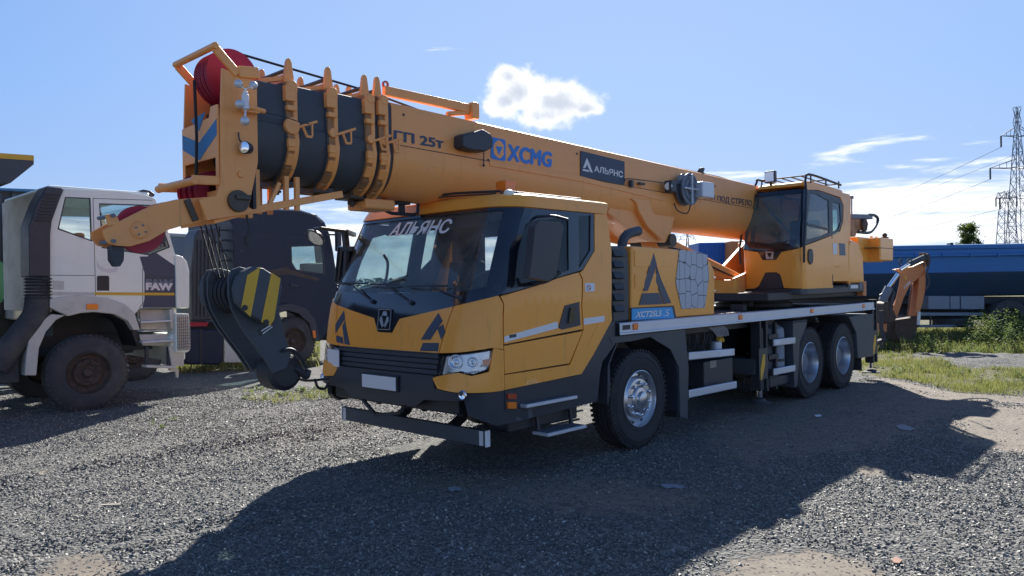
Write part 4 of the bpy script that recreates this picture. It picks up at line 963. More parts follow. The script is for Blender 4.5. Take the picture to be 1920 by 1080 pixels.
opatch('cab_base', [(-.54,1.655),(2.25,1.655),(2.25,1.575),(-.54,1.575)], BLACKP, .012, .05, g=.12)
box('base_trim', (-4.27,.66,1.60), (.03,.82,.012), STEELG, crane, .002)
# side
u1 = OI(1507,460)[0]+.025
wa = [OI(u, v) for u, v in ((1520,362),(1530,364),(1553,376),(1554,436),(1540,443),(1512,450),(1512,420))]
wb = [OI(u, v) for u, v in ((1560,378),(1574,382),(1576,415),(1571,430),(1561,436))]
drk = [(u1,3.12),OI(1556,372),OI(1557,440),OI(1509,458),(u1,2.30)]
opatch('window_surround', [(u1,3.17),OI(1535,358),OI(1574,372),OI(1580,385),OI(1579,415),OI(1573,434),OI(1557,441),OI(1509,459)], DKGREY, .006, .03, holes=[wa, wb], g=.1)
opatch('door_window', wa, GLASSO, -.004, .004, g=.15); opatch('rear_side_window', wb, GLASSO, -.004, .004, g=.15)
opatch('window_bar', OP([(1513,418),(1553,428),(1553,432),(1513,422)]), DKGREY, .008, .02, g=.15)
ue = OI(1591,450)[0]
spl = [(u1-.02,3.26),(ue,3.24)]+[(ue,1.80)]+[(ue,1.76),(OI(1562,536)[0],1.76),(OI(1562,536)[0],1.655),(yl+.004,1.655),(yl+.004,OI(1506,464)[1])]+OP([(1509,461),(1557,443),(1575,435),(1581,415),(1582,385),(1576,370),(1535,356)])+[(u1-.02,3.175)]
opatch('cab_side_panel', spl, ORANGE, .0, .03, g=.12)
opatch('door_crease', OP([(1510,506),(1588,496),(1588,499),(1510,509)]), ORANGE, .006, .008, g=.15)
opatch('door_seam', OP([(1559,440),(1560.5,440),(1562,535),(1560.5,535)]), BLACKM, .002, .003, g=None)
opatch('door_latch', OP([(1517,467),(1521,468),(1523,478),(1522,492),(1518,496),(1514,488),(1514,474)]), BLACKP, .02, .03, g=None)
opatch('cab_sticker', OP([(1561,456),(1569,456),(1569,477),(1562,477)]), WHITES, .004, .002, g=None)
opatch('cab_sticker', OP([(1573,456),(1584,457),(1585,479),(1574,479)]), STEELG, .004, .002, g=None)
opatch('cab_badge', OP([(1436,472),(1451,472),(1450,486),(1437,486)]), SILVER, .012, .004, g=None)
opatch('badge_mark', OP([(1438.5,474),(1448.5,474),(1443.5,484)]), GLOSSB, .014, .003, g=None)
opatch('rear_corner', [(ue-.001,3.24),(ue+.08,3.18),(ue+.08,1.80),(ue-.001,1.80)], ORANGE, -.01, .03, g=None)
xb_ = O.p(ue+.08, 2.5).x
obj('cab_back', MB().sheet([(.26,1.62),(1.17,1.62),(1.10,3.24),(.34,3.24)], lambda u, v, w: Vector((xb_+.02-w, u, v)), .04, [[(.42,2.3),(1.0,2.3),(.97,2.98),(.45,2.98)]]), ORANGE, crane, .006)
obj('back_window', MB().box((xb_,.71,2.64),(.006,.56,.68)), GLASSO, crane)
box('cab_back_trim', (xb_+.05,.715,1.95), (.02,.84,.62), INTER, crane, .01); box('cab_right_wall', ((xb_-4.6)/2,.25,1.95), (abs(xb_+4.6),.03,.7), INTER, crane, .01)
obj('cab_right_frame', MB().bar((-4.6,.27,2.3),(-4.75,.32,3.2),.05).bar((-5.6,.27,2.3),(-5.6,.32,3.2),.05).bar((-4.7,.31,3.2),(xb_,.31,3.2),.05), INTER, crane)
obj('cab_roof', MB().prism([(-4.62,3.235),(-4.7,3.31),(-5.0,3.34),(xb_+.1,3.30),(xb_-.02,3.22)], .34, 1.10), ORANGE, crane, .04, 3)
box('cab_floor_pan', ((xb_-4.45)/2,.715,1.66), (abs(xb_+4.45),.86,.05), INTER, crane)
obj('operator_seat', MB().box((-5.3,.72,2.0),(.5,.5,.14)).box((-5.6,.72,2.4),(.14,.48,.75)).box((-5.3,.42,2.2),(.4,.08,.08)), SEATM, crane, .04)
box('roof_hatch', (-5.1,.72,3.2), (.5,.5,.01), WHITES, crane)
obj('window_wiper', MB().bar(O.p(-.2,3.0)+Vector((-.02,0,0)),O.p(.38,2.4)+Vector((-.02,0,0)),.025,.015), STEELG, crane)
# guard bars
for sg, uu in ((1,.47),(-1,-.49)):
    pts = [O.p(uu,2.05)+O.n(uu,2.05)*.05, O.p(uu,2.3)+O.n(uu,2.3)*.06, O.p(uu,2.7)+O.n(uu,2.7)*.05, O.p(uu*.96,3.1)+O.n(uu,3.0)*.05, Vector((-4.72,.715+sg*.40,3.36)), Vector((-4.9,.715+sg*.42,3.42)), Vector((-6.1,.715+sg*.42,3.36))]
    obj('guard_bar', MB().curve(pts, .018, 8), BLACKM, crane)
rk = MB()
for k in range(6): y = .32+.16*k; rk.tube([(-4.9,y,3.42),(-6.05,y,3.37)], .011, 6)
for x in (-4.9,-5.5,-6.05): rk.tube([(x,.29,3.42-.04*(abs(x+4.9))),(x,1.14,3.42-.04*abs(x+4.9))], .011, 6).cyl((x,1.12,3.30),(x,1.12,3.42),.012).cyl((x,.32,3.30),(x,.32,3.42),.012)
obj('roof_guard', rk, BLACKM, crane)
q = B(1445,332,X=-4.7); sl_ = obj('spot_lamp', MB().box(tuple(q),(.09,.17,.19)).cyl((q.x,q.y,q.z-.08),(q.x,q.y,q.z-.14),.02), BLACKP, crane, .015)
obj('lamp_glass', MB().box((q.x+.047,q.y,q.z),(.006,.14,.15)), LENS, sl_, .002)
# rounded tank behind the cab
obj('oil_tank', MB().prism([(-6.28,1.72),(-6.28,2.34),(-6.36,2.43),(-6.5,2.46),(-6.8,2.40),(-6.98,2.2),(-7.02,1.72)], .5, 1.18), ORANGE, crane, .05, 4)
obj('tank_skirt', MB().box((-6.65,.86,1.64),(.74,.62,.14)), BLACKP, crane, .01)
box('skirt_label', (-6.55,1.173,1.66), (.34,.004,.06), WHITES, crane, .001); box('skirt_label', (-6.86,1.173,1.68), (.12,.004,.12), STEELG, crane, .001)
box('tail_lamp_block', (-7.1,1.1,1.62), (.16,.12,.26), CASEO, crane, .01)
# =================================================================== HOOK BLOCK
hkb = thing('hook_block', (3.8,0,.95), 'dark steel crane hook block with yellow striped cheek, tied back to the crane bumper', 'hook block')
main = XZ([(432,507),(441,502),(455,500),(478,505),(500,640),(505,690),(512,720),(537,733),(560,720),(500,660),(452,590),(440,570),(431,540)], .22)
MP = XZ([(430,520),(437,505),(452,500),(470,505),(488,520),(520,560),(535,625),(548,665),(540,690),(515,700),(497,672),(455,615),(436,580),(430,555)], .20)
for y in (-.28,-.20,.16): obj('cheek_plate', MB().prism(MP, y, y+.025), SLATE, hkb, .005)
WP = XZ([(460,508),(476,500),(495,503),(527,524),(530,540),(522,585),(512,608),(497,606),(470,590),(448,568),(444,540),(450,518)], .30)
cw2 = obj('cheek_weight', MB().prism(WP, .20, .30), SLATE, hkb, .012)
obj('yellow_stripe', MB().prism(XZ([(464,516),(488,500),(470,594),(452,577)], .303), .299, .3035), YELLOW, cw2)
obj('yellow_stripe', MB().prism(XZ([(509,511),(526,522),(514,600),(507,610),(490,604)], .303), .299, .3035), YELLOW, cw2)
for (u, v) in ((459,577),(499,604)): q = B(u, v, Y=.31); obj('weight_bolt', MB().cyl((q.x,.30,q.z),(q.x,.318,q.z),.024,n=6), BLACKM, cw2, .002)
obj('far_cheek_weight', MB().prism(WP, -.38, -.29), SLATE, hkb, .012)
c = B(470,548,Y=.2)
for y in (-.14,-.07,0.,.07): obj('block_sheave', MB().lathe(shp(.17), (c.x,y,c.z), (0,1,0), 36), BLACKM, hkb)
obj('block_pin', MB().cyl((c.x,-.33,c.z),(c.x,.24,c.z),.05), STEELG, hkb, .005)
d_ = B(537,698,Y=.12)
obj('hook_head', MB().lathe([(0,-.13),(.12,-.13),(.157,-.10),(.157,.10),(.12,.13),(0,.13)], (d_.x,.0,d_.z), (0,1,0), 40), BLACKM, hkb, .006)
ang = [(.0,.05),(.10,-.0),(.13,-.10),(.07,-.19),(-.03,-.2),(-.10,-.13)]
obj('hook', MB().curve([(d_.x-.02,.0,d_.z+.05),(d_.x-.10,.13,d_.z+.02),(d_.x-.17,.14,d_.z-.05),(d_.x-.2,.13,d_.z-.0)], .03, 12), BLACKM, hkb)
obj('hook_latch', MB().curve([B(528,658,Y=.2),B(545,655,Y=.2),B(560,665,Y=.2),B(575,690,Y=.2)], .014), BLACKM, hkb)
q = B(515,567+5,Y=.24); 
lb = XZ([(487,619),(513,604),(518,611),(493,630)], .226)
obj('load_label', MB().prism(lb, .186, .1905), GREYD, hkb); obj('label_lines', MB().prism(XZ([(494,620),(512,609),(513,611),(495,622)], .23), .19, .192).prism(XZ([(497,625),(515,612),(516,613),(498,627)], .23), .19, .192), ALU, hkb)
tie = obj('tie_rope', MB().curve([B(545,692,Y=.1),(3.45,-.1,1.07),(3.1,-.5,.93),(2.75,-.85,.86),(2.56,-.86,.86)], .013), BLACKM, None); tag(tie, 'black tie rope holding the hook block back to the bumper corner', 'rope')
tk = obj('tie_hook', MB().curve([(2.72,-.87,.87),(2.68,-.87,.78),(2.60,-.87,.76),(2.56,-.87,.82)], .014), BLACKM, tie)
fl = MB()
for y in (-.15,-.08,.0,.08): fl.tube([(4.22,y*1.2,2.45),(c.x+.10,y,c.z+.05)], .006, 6)
fo = obj('hoist_falls', fl, ROPE, crane)
obj('limit_weight_chain', MB().curve([B(462,402,Y=.25),B(467,430,Y=.25),B(463,445,Y=.25),B(465,470,Y=.25)], .01).box(tuple(B(466,452,Y=.25)),(.05,.05,.09)), BLACKM, crane)
obj('limit_cable', MB().curve([B(385,420,Y=.2),B(395,445,Y=.2),B(412,458,Y=.2),B(425,480,Y=.2),B(440,492,Y=.2)], .004), BLACKM, crane)
# =================================================================== GROUND
_vt = np.random.default_rng(5).random((256, 256))
def vn(x, y, s):
    x = np.asarray(x)*s+100; y = np.asarray(y)*s+100; xi = np.floor(x).astype(int); yi = np.floor(y).astype(int)
    fx = x-xi; fy = y-yi; fx = fx*fx*(3-2*fx); fy = fy*fy*(3-2*fy)
    g = lambda a, b: _vt[a % 256, b % 256]
    return (g(xi, yi)*(1-fx)+g(xi+1, yi)*fx)*(1-fy)+(g(xi, yi+1)*(1-fx)+g(xi+1, yi+1)*fx)*fy
def fbm(x, y, s): return vn(x, y, s)*.5+vn(x, y, s*2.1)*.28+vn(x+7, y, s*4.3)*.14+vn(x, y+3, s*8.7)*.08
def inpoly(x, y, P):
    c = np.zeros(np.shape(x), bool); j = len(P)-1
    for i in range(len(P)):
        (xi, yi), (xj, yj) = P[i], P[j]
        if abs(yj-yi) > 1e-9: c ^= ((yi > y) != (yj > y)) & (x < (xj-xi)*(y-yi)/(yj-yi)+xi)
        j = i
    return c
def W2(l): return [(p.x, p.y) for p in (B(u, v, Z=0) for u, v in l)]
def mask(x, y, P, soft=.25):
    k = 9; m = np.zeros(np.shape(x))
    for i in range(k):
        a = i*2.4; r = soft*math.sqrt(i/k); m += inpoly(x+r*math.cos(a), y+r*math.sin(a), P)
    return m/k
DIRT = [(W2([(1330,1080),(1370,1040),(1500,1020),(1640,1050),(1700,1100),(1300,1100)]), .22), (W2([(40,1090),(90,1058),(170,1040),(240,1052),(200,1095)]), .15),
        (W2([(1775,790),(1800,765),(2200,750),(2200,850),(1880,850),(1800,825)]), .35), (W2([(1590,878),(1610,864),(1660,872),(1665,884),(1610,890)]), .12),
        (W2([(1400,900),(1300,800),(1440,745),(1600,715),(1700,725),(1900,760),(1770,790),(1700,830),(1620,850),(1480,850)]), .5), (W2([(700,920),(760,880),(900,880),(1200,890),(1400,930),(1280,975),(950,960)]), .5),
        (W2([(1640,712),(1780,745),(2200,775),(2200,762),(1780,732),(1640,705)]), .2), (W2([(60,890),(110,884),(108,892)]), .1)]
DIRTK = [.85, .8, 1., .8, .9, .7, 1., .9]
GRASSP = [W2([(1612,702),(1700,712),(1790,733),(2200,757),(2200,702),(1800,693),(1700,672),(1640,664),(1600,690)]), W2([(1590,664),(1700,664),(2200,672),(2200,605),(1590,605)]),
          W2([(330,700),(600,690),(600,640),(330,640)]), W2([(420,742),(480,728),(620,728),(640,745),(520,758)])]
def green(x, y):
    g = np.zeros(np.shape(x))
    for P in GRASSP[:3]: g = np.maximum(g, mask(x, y, P, .5))
    g = np.maximum(g, .4*mask(x, y, GRASSP[3], .4))
    far = np.clip((np.hypot(x-CAM.x, y-CAM.y)-24)/6, 0, 1)
    return np.maximum(g, far*.9)
MOUND = W2([(1650,668),(2200,674),(2200,700),(1800,692),(1700,682)])
def dirt(x, y):
    d = np.zeros(np.shape(x))
    for (P, s), k in zip(DIRT, DIRTK): d = np.maximum(d, k*mask(x, y, P, s))
    return d
def height(x, y):
    near = np.clip(1.5-np.hypot(x-CAM.x, y-CAM.y)/60, 0, 1)
    h = (fbm(x, y, .45)-.5)*.05+(fbm(x+31, y, 1.9)-.5)*.045
    # ruts left by wheels in the loose gravel, running along the parked trucks
    t = (y+2.2+.12*(x-3)+.25*np.sin(x*.7)); h = h-.055*np.exp(-(t/.16)**2)+.05*np.exp(-((t-.3)/.14)**2)+.045*np.exp(-((t+.3)/.14)**2)
    t = (y+.1+.16*(x-5)+.2*np.sin(x*.9+1)); h = h-.05*np.exp(-(t/.15)**2)*(x > 2.9)+.035*np.exp(-((t-.28)/.13)**2)*(x > 2.9)
    h = h+.16*mask(x, y, MOUND, .8)*(.4+fbm(x, y, 1.4))
    base = np.exp(-(np.abs(y)/1.9)**6)*((x > -8) & (x < 3.2))
    return h*near*(1-.7*base)-.01
def axis(lo, hi, st, far):
    a = list(np.arange(lo, hi+st/2, st)); s = st
    while a[-1] < far: s *= 1.22; a.append(a[-1]+s)
    s = st
    while a[0] > -far: s *= 1.22; a.insert(0, a[0]-s)
    return np.array(a)
ax_, ay_ = axis(-18, 9, .12, 1800), axis(-12, 7, .12, 1800)
GX, GY = np.meshgrid(ax_, ay_, indexing='ij'); GZ = height(GX, GY)
nx, ny = GX.shape
vv = np.stack([GX, GY, GZ], -1).reshape(-1, 3)
idx = np.arange(nx*ny).reshape(nx, ny)
ff = np.stack([idx[:-1, :-1], idx[1:, :-1], idx[1:, 1:], idx[:-1, 1:]], -1).reshape(-1, 4)
def npmesh(name, vv, ff, m, attrs=None, smooth=False):
    me = bpy.data.meshes.new(name); me.vertices.add(len(vv)); me.vertices.foreach_set('co', np.ascontiguousarray(vv, np.float32).ravel())
    k = ff.shape[1]; me.loops.add(ff.size); me.loops.foreach_set('vertex_index', ff.ravel().astype(np.int32))
    me.polygons.add(len(ff)); me.polygons.foreach_set('loop_start', np.arange(0, ff.size, k, dtype=np.int32))
    me.update(calc_edges=True)
    me.polygons.foreach_set('use_smooth', np.full(len(ff), smooth))
    for n, a in (attrs or {}).items():
        at = me.attributes.new(n, 'FLOAT', 'POINT'); at.data.foreach_set('value', np.ascontiguousarray(a, np.float32).ravel())
    me.materials.append(m); o = bpy.data.objects.new(name, me); COL.objects.link(o); return o
GM = bpy.data.materials.new('ground_mix'); GM.use_nodes = True; t = GM.node_tree; b = t.nodes['Principled BSDF']
co = N(t, 'ShaderNodeTexCoord').outputs['Object']
def att(n): return N(t, 'ShaderNodeAttribute', attribute_name=n).outputs['Fac']
vo = N(t, 'ShaderNodeTexVoronoi', {'Vector': co, 'Scale': 42.}); vo2 = N(t, 'ShaderNodeTexVoronoi', {'Vector': co, 'Scale': 60.})
cell = N(t, 'ShaderNodeSeparateColor', {0: vo.outputs['Color']}).outputs[0]
cell2 = N(t, 'ShaderNodeSeparateColor', {0: vo2.outputs['Color']}).outputs[0]
big = N(t, 'ShaderNodeTexNoise', {'Vector': co, 'Scale': .8, 'Detail': 6., 'Roughness': .65}).outputs[0]
mid = N(t, 'ShaderNodeTexNoise', {'Vector': co, 'Scale': 5., 'Detail': 8., 'Roughness': .7}).outputs[0]
ramp = N(t, 'ShaderNodeValToRGB', {0: cell}); e = ramp.color_ramp.elements
e[0].color = (.05,.05,.046,1); e[1].color = (.36,.35,.315,1); n_ = ramp.color_ramp.elements.new(.6); n_.color = (.14,.138,.125,1)
grav = mixc(t, .4, ramp.outputs[0], mixc(t, cell2, (.03,.03,.03,1), (.22,.22,.22,1)))
grav = mixc(t, sstep(t, big, .35, .7), grav, mixc(t, .5, grav, (.085,.09,.092,1)))
dcol = mixc(t, mid, (.12,.10,.082,1), (.27,.235,.19,1))
dcol = mixc(t, sstep(t, cell2, .86, .9), dcol, (.05,.05,.05,1))
dm = sstep(t, M_(t, 'ADD', att('dirt'), M_(t, 'MULTIPLY', M_(t, 'SUBTRACT', mid, .5), 1.3)), .35, .6)
dm = M_(t, 'MAXIMUM', dm, M_(t, 'MULTIPLY', sstep(t, big, .62, .75), .35))
gcol = mixc(t, mid, (.06,.07,.025,1), (.19,.17,.09,1))
gm = sstep(t, M_(t, 'ADD', att('green'), M_(t, 'MULTIPLY', M_(t, 'SUBTRACT', mid, .5), 1.)), .4, .7)
c = mixc(t, dm, grav, dcol); c = mixc(t, gm, c, gcol); t.links.new(c, b.inputs['Base Color']); b.inputs['Roughness'].default_value = .9
b.inputs['Specular IOR Level'].default_value = .25
hgt = M_(t, 'ADD', M_(t, 'MULTIPLY', M_(t, 'SUBTRACT', 1., vo.outputs['Distance']), M_(t, 'SUBTRACT', 1.1, dm)), M_(t, 'MULTIPLY', mid, .8))
bp_ = N(t, 'ShaderNodeBump', {'Height': hgt, 'Strength': .8, 'Distance': .022}); t.links.new(bp_.outputs[0], b.inputs['Normal'])
fx, fy = GX.ravel(), GY.ravel()
ground = npmesh('ground', vv, ff, GM, {'dirt': dirt(fx, fy), 'green': green(fx, fy)}, True); ground['kind'] = 'structure'
# --- loose gravel, each stone a little solid
def scatter(n, dmin, dmax, half=.86):
    t_ = rng.random(n); d = np.sqrt(dmin**2+(dmax**2-dmin**2)*t_); l = (rng.random(n)*2-1)*half*d
    f2 = np.array([_F.x, _F.y])/math.hypot(_F.x, _F.y); r2 = np.array([RIGHT.x, RIGHT.y])
    return CAM.x+f2[0]*d+r2[0]*l, CAM.y+f2[1]*d+r2[1]*l, d
x, y, d = scatter(372000, 3.6, 14.)
keep = (rng.random(len(x)) > np.clip(dirt(x, y)*1.15+(fbm(x, y, .9) > .62)*.5, 0, .97)) & (rng.random(len(x)) > green(x, y)*.9) & (rng.random(len(x)) < np.clip(1.25-d/14*.7, .3, 1)) & ~((np.abs(y) < 1.0) & (x < 1.8) & (x > -8))
x, y, d = x[keep], y[keep], d[keep]; n = len(x); print('stones', n)
cube = np.array([(a, b_, c_) for a in (-1, 1) for b_ in (-1, 1) for c_ in (-1, 1)], float)
cf = np.array([[0,1,3,2],[4,6,7,5],[0,4,5,1],[2,3,7,6],[0,2,6,4],[1,5,7,3]])
def stones(name, x, y, smin, smax, m):
    n = len(x); s = (smin+(smax-smin)*rng.random(n)**2.2)[:, None, None]
    v = cube[None]*(1+.55*(rng.random((n, 8, 3))-.5)); v = v*np.stack([np.ones(n), .35+.4*rng.random(n), .20+.28*rng.random(n)], -1)[:, None]
    q = rng.normal(size=(n, 4)); q[:, 1:3] *= .32; q[:, 0] = q[:, 0]; q /= np.linalg.norm(q, axis=1)[:, None]
    w_, a, b_, c_ = q.T
    Rm = np.stack([1-2*(b_*b_+c_*c_), 2*(a*b_-c_*w_), 2*(a*c_+b_*w_), 2*(a*b_+c_*w_), 1-2*(a*a+c_*c_), 2*(b_*c_-a*w_), 2*(a*c_-b_*w_), 2*(b_*c_+a*w_), 1-2*(a*a+b_*b_)], -1).reshape(n, 3, 3)
    v = np.einsum('nij,nkj->nki', Rm, v)*s*.5
    v = v+np.stack([x, y, height(x, y)+s[:, 0, 0]*.12], -1)[:, None]
    f = (cf[None]+8*np.arange(n)[:, None, None]).reshape(-1, 4)
    o = npmesh(name, v.reshape(-1, 3), f, m, {'shade': np.repeat(rng.random(n), 8)}); o['kind'] = 'stuff'; return o
SM = bpy.data.materials.new('gravel_stone'); SM.use_nodes = True; t = SM.node_tree; b = t.nodes['Principled BSDF']
sh = N(t, 'ShaderNodeAttribute', attribute_name='shade').outputs['Fac']
ramp = N(t, 'ShaderNodeValToRGB', {0: sh}); e = ramp.color_ramp.elements; e[0].color = (.075,.074,.068,1); e[1].color = (.44,.43,.385,1)
for p_, c_ in ((.35,(.125,.124,.115)), (.7,(.20,.197,.18)), (.9,(.28,.26,.215))): n_ = e.new(p_); n_.color = c_+(1,)
t.links.new(ramp.outputs[0], b.inputs['Base Color']); b.inputs['Roughness'].default_value = .62
gr = stones('gravel', x, y, .009, .024, SM)
# --- grass and weeds
def blades(name, P, dens, h0, h1, m, wd=.006, mk=None, lean=.5, excl=None):
    xs = [p[0] for p in P]; ys = [p[1] for p in P]; A = (max(xs)-min(xs))*(max(ys)-min(ys)); n = int(A*dens)
    x = min(xs)+rng.random(n)*(max(xs)-min(xs)); y = min(ys)+rng.random(n)*(max(ys)-min(ys))
    k = inpoly(x, y, P) & (fbm(x, y, 1.3)+.25*rng.random(n) > (.52 if mk is None else mk))
    if excl is not None: k &= ~inpoly(x, y, excl)
    x, y = x[k], y[k]; n = len(x)
    h = h0+(h1-h0)*rng.random(n)**1.6*(.5+fbm(x, y, .8)); a = rng.random(n)*6.283; b_ = rng.random(n)*6.283; ln = h*lean*rng.random(n)
    z = height(x, y); wx, wy = np.cos(a)*wd, np.sin(a)*wd; lx, ly = np.cos(b_)*ln, np.sin(b_)*ln
    wsc = (1+h/h1)[:, None]*.5
    p0 = np.stack([x-wx, y-wy, z], -1); p1 = np.stack([x+wx, y+wy, z], -1)
    m0 = np.stack([x-wx*.8+lx*.35, y-wy*.8+ly*.35, z+h*.6], -1); m1 = np.stack([x+wx*.8+lx*.35, y+wy*.8+ly*.35, z+h*.6], -1); tp = np.stack([x+lx, y+ly, z+h], -1)
    v = np.stack([p0, p1, m1, m0, tp], 1).reshape(-1, 3); o = 5*np.arange(n)[:, None]
    f = np.concatenate([np.array([[0, 1, 2]])+o, np.array([[0, 2, 3]])+o, np.array([[3, 2, 4]])+o])
    ob = npmesh(name, v, f, m, {'shade': np.repeat(rng.random(n), 5)}); ob['kind'] = 'stuff'; return ob
def leafy(name, P, n, h0, h1, m, leaf=.05, mk=.45, per=40):
    # broad-leaved weeds: stems with many small leaves
    xs = [p[0] for p in P]; ys = [p[1] for p in P]; V = []; F = []; Sd = []; c = 0; done = 0; tries = 0
    while done < n and tries < n*60:
        tries += 1; x = random.uniform(min(xs), max(xs)); y = random.uniform(min(ys), max(ys))
        if not inpoly(np.array([x]), np.array([y]), P)[0] or fbm(x, y, 1.) < mk: continue
        done += 1; h = random.uniform(h0, h1); z = float(height(np.array([x]), np.array([y]))[0]); sx, sy = random.uniform(-.25,.25)*h, random.uniform(-.25,.25)*h
        V += [(x-.004,y,z),(x+.004,y,z),(x+sx,y+sy,z+h)]; F.append((c, c+1, c+2)); c += 3; Sd += [.2]*3
        for k in range(int(per*random.uniform(.6,1.3))):
            t_ = random.uniform(.12,1); a = random.uniform(0, 6.283); r = random.uniform(.01,.16)*h*(1.2-t_)+.01; px = x+sx*t_+math.cos(a)*r; py = y+sy*t_+math.sin(a)*r; pz = z+h*t_
            l = leaf*random.uniform(.5,1.2)*(1.25-.6*t_); tl = random.uniform(-.5,.6); dx, dy = math.cos(a)*l, math.sin(a)*l
            s_ = random.random(); V += [(px,py,pz),(px+dx*.5-dy*.3,py+dy*.5+dx*.3,pz+tl*l*.6),(px+dx,py+dy,pz+tl*l),(px+dx*.5+dy*.3,py+dy*.5-dx*.3,pz+tl*l*.4)]; F.append((c, c+1, c+2)); F.append((c, c+2, c+3)); c += 4; Sd += [s_]*4
    ob = npmesh(name, np.array(V), np.array(F), m, {'shade': np.array(Sd)}); ob['kind'] = 'stuff'; return ob
def leafmat(name, c0, c1, tr=.35):
    m = bpy.data.materials.new(name); m.use_nodes = True; t = m.node_tree; b = t.nodes['Principled BSDF']; out = t.nodes['Material Output']
    sh = N(t, 'ShaderNodeAttribute', attribute_name='shade').outputs['Fac']; c = mixc(t, sh, c0+(1,), c1+(1,))
    t.links.new(c, b.inputs['Base Color']); b.inputs['Roughness'].default_value = .6; b.inputs['Specular IOR Level'].default_value = .1
    tl = N(t, 'ShaderNodeBsdfTranslucent', {0: mixc(t, .5, c, (.20,.26,.03,1))}); s = N(t, 'ShaderNodeMixShader', {0: tr, 1: b.outputs[0], 2: tl.outputs[0]}); t.links.new(s.outputs[0], out.inputs[0]); return m
GRM = leafmat('grass_blade', (.16,.155,.06), (.37,.33,.17), .45); WDM = leafmat('weed_leaf', (.09,.16,.035), (.26,.34,.10), .5); TRM = leafmat('tree_leaf', (.025,.055,.015), (.08,.13,.035))
blades('grass', GRASSP[0], 1500, .03, .14, GRM, .004, .60)
G2 = W2([(1590,664),(1700,664),(2200,672),(2200,618),(1590,622)])
blades('grass', G2, 420, .08, .34, GRM, .007, .42)
blades('grass', GRASSP[2], 260, .06, .22, GRM, .009, .50)
blades('grass', GRASSP[3], 350, .03, .11, GRM, .006, .66)
leafy('weeds', W2([(1700,668),(2200,674),(2200,640),(1680,640)]), 420, .10, .32, WDM, .06)
leafy('weeds', W2([(1815,662),(2200,668),(2200,628),(1815,628)]), 470, .45, 1.05, WDM, .07, .36, 80)
leafy('weeds', W2([(1640,660),(1700,664),(1830,660),(1830,630),(1640,632)]), 120, .2, .5, WDM, .07, .38, 60)
leafy('weeds', GRASSP[3], 24, .04, .13, WDM, .05, .45)
leafy('weeds', GRASSP[0], 130, .05, .16, WDM, .045, .45)
leafy('weeds', W2([(280,790),(330,785),(330,800),(290,805)]), 6, .03, .08, WDM, .04, .0, 20)
for q_ in ((903,0),):
    pass
# litter and bits on the ground
def litter(name, pts, m, label, h=.006):
    l = W2(pts); z = float(height(np.array([l[0][0]]), np.array([l[0][1]]))[0])+.012
    o = obj(name, MB().prism(l, z, z+h, 'Z'), m, None); tag(o, label, 'litter'); return o
litter('paper_scrap', [(1238,906),(1250,904),(1262,905),(1274,906),(1284,909),(1276,912),(1262,910),(1250,912)], GREYT, 'flattened grey scrap lying in the shadow right of the front wheel')
litter('paper_scrap', [(840,915),(852,913),(866,916),(862,920),(854,919),(848,922),(843,920)], GREYT, 'crumpled white scrap lying in the shadow before the bumper')
litter('paper_scrap', [(1527,779),(1538,778),(1541,781),(1530,782)], WHITES, 'tiny white scrap in the shade near the second axle')
pd = litter('lime_spill', [(1680,800),(1688,797),(1697,798),(1706,801),(1714,805),(1708,809),(1698,808),(1686,806)], STEELG, 'pale grey puddle in the shadow right of the rear wheels', .003)
lf = litter('fallen_leaf', [(1672,1048),(1680,1042),(1692,1049),(1686,1055),(1676,1054)], CASEO, 'reddish brown dry leaf on the sunlit gravel, lower right')
lf.data.materials[0] = mat('dry_leaf', (.20,.07,.035), .7)
st = litter('wooden_stick', [(192,945),(226,944),(226,946),(192,947)], BEIGE, 'thin pale wooden stick on the gravel at the lower left', .01)

# =================================================================== WHITE DUMP TRUCK
FY = -6.7
ft = thing('dump_truck', (2.9,-7.9,0), 'white dump truck with air intake louvre and black door panel, parked left of the crane', 'dump truck')
def fpart(name, l, m, y0=FY, th=.05, parent=ft, bevel=.006, holes=(), pl=None):
    P_ = XZ(l, pl if pl is not None else y0); H = [XZ(h, pl if pl is not None else y0) for h in holes]
    return obj(name, MB().sheet(P_, lambda u, v, w: Vector((u, y0-w, v)), th, H), m, parent, bevel)
qw_ = [(124,371),(168,373),(171,450),(111,428)]
dw_ = [(188,383),(282,386),(308,440),(316,462),(280,476),(194,463)]
body = [(120,353),(236,359),(275,366),(291,372),(300,395),(318,440),(329,478),(329,500),(329,578),(262,578),(253,589),(233,571),(200,562),(150,558),(94,561),(94,414)]
fpart('cab_side', body, WHITE, FY, .05, holes=[qw_, dw_], bevel=.01)
fpart('quarter_window_rubber', [(122,369),(170,371),(173,453),(108,430)], BLACKP, FY+.006, .02, holes=[qw_])
fpart('quarter_window', qw_, GLASSD, FY-.01, .005, bevel=0)
fpart('door_window_rubber', [(186,381),(284,384),(311,440),(319,464),(281,479),(191,465)], BLACKP, FY+.006, .02, holes=[dw_])
fpart('door_window', dw_, GLASSD, FY-.01, .005, bevel=0)
for l in ([(174,372),(175,372),(180,555),(179,555)], [(94,515.5),(178,516),(178,517),(94,516.5)], [(174,371.5),(286,375),(286,376),(174,372.5)], [(267,502),(268,502),(268,570),(262,577),(261,577),(267,569)]): fpart('door_seam', l, GREYD, FY+.002, .004, bevel=0)
fpart('black_side_panel', [(262,481),(276,481),(290,472),(329,499),(329,577),(267,577),(271,560),(271,511)], NAVY, FY+.004, .006, bevel=0)
fpart('yellow_stripe', [(178,548),(327,549),(327,554),(178,553)], YELLOW, FY+.009, .004, bevel=0)
fpart('grey_stripe', [(97,547),(177,548),(177,554),(97,554)], DWHITE, FY+.005, .004, bevel=0)
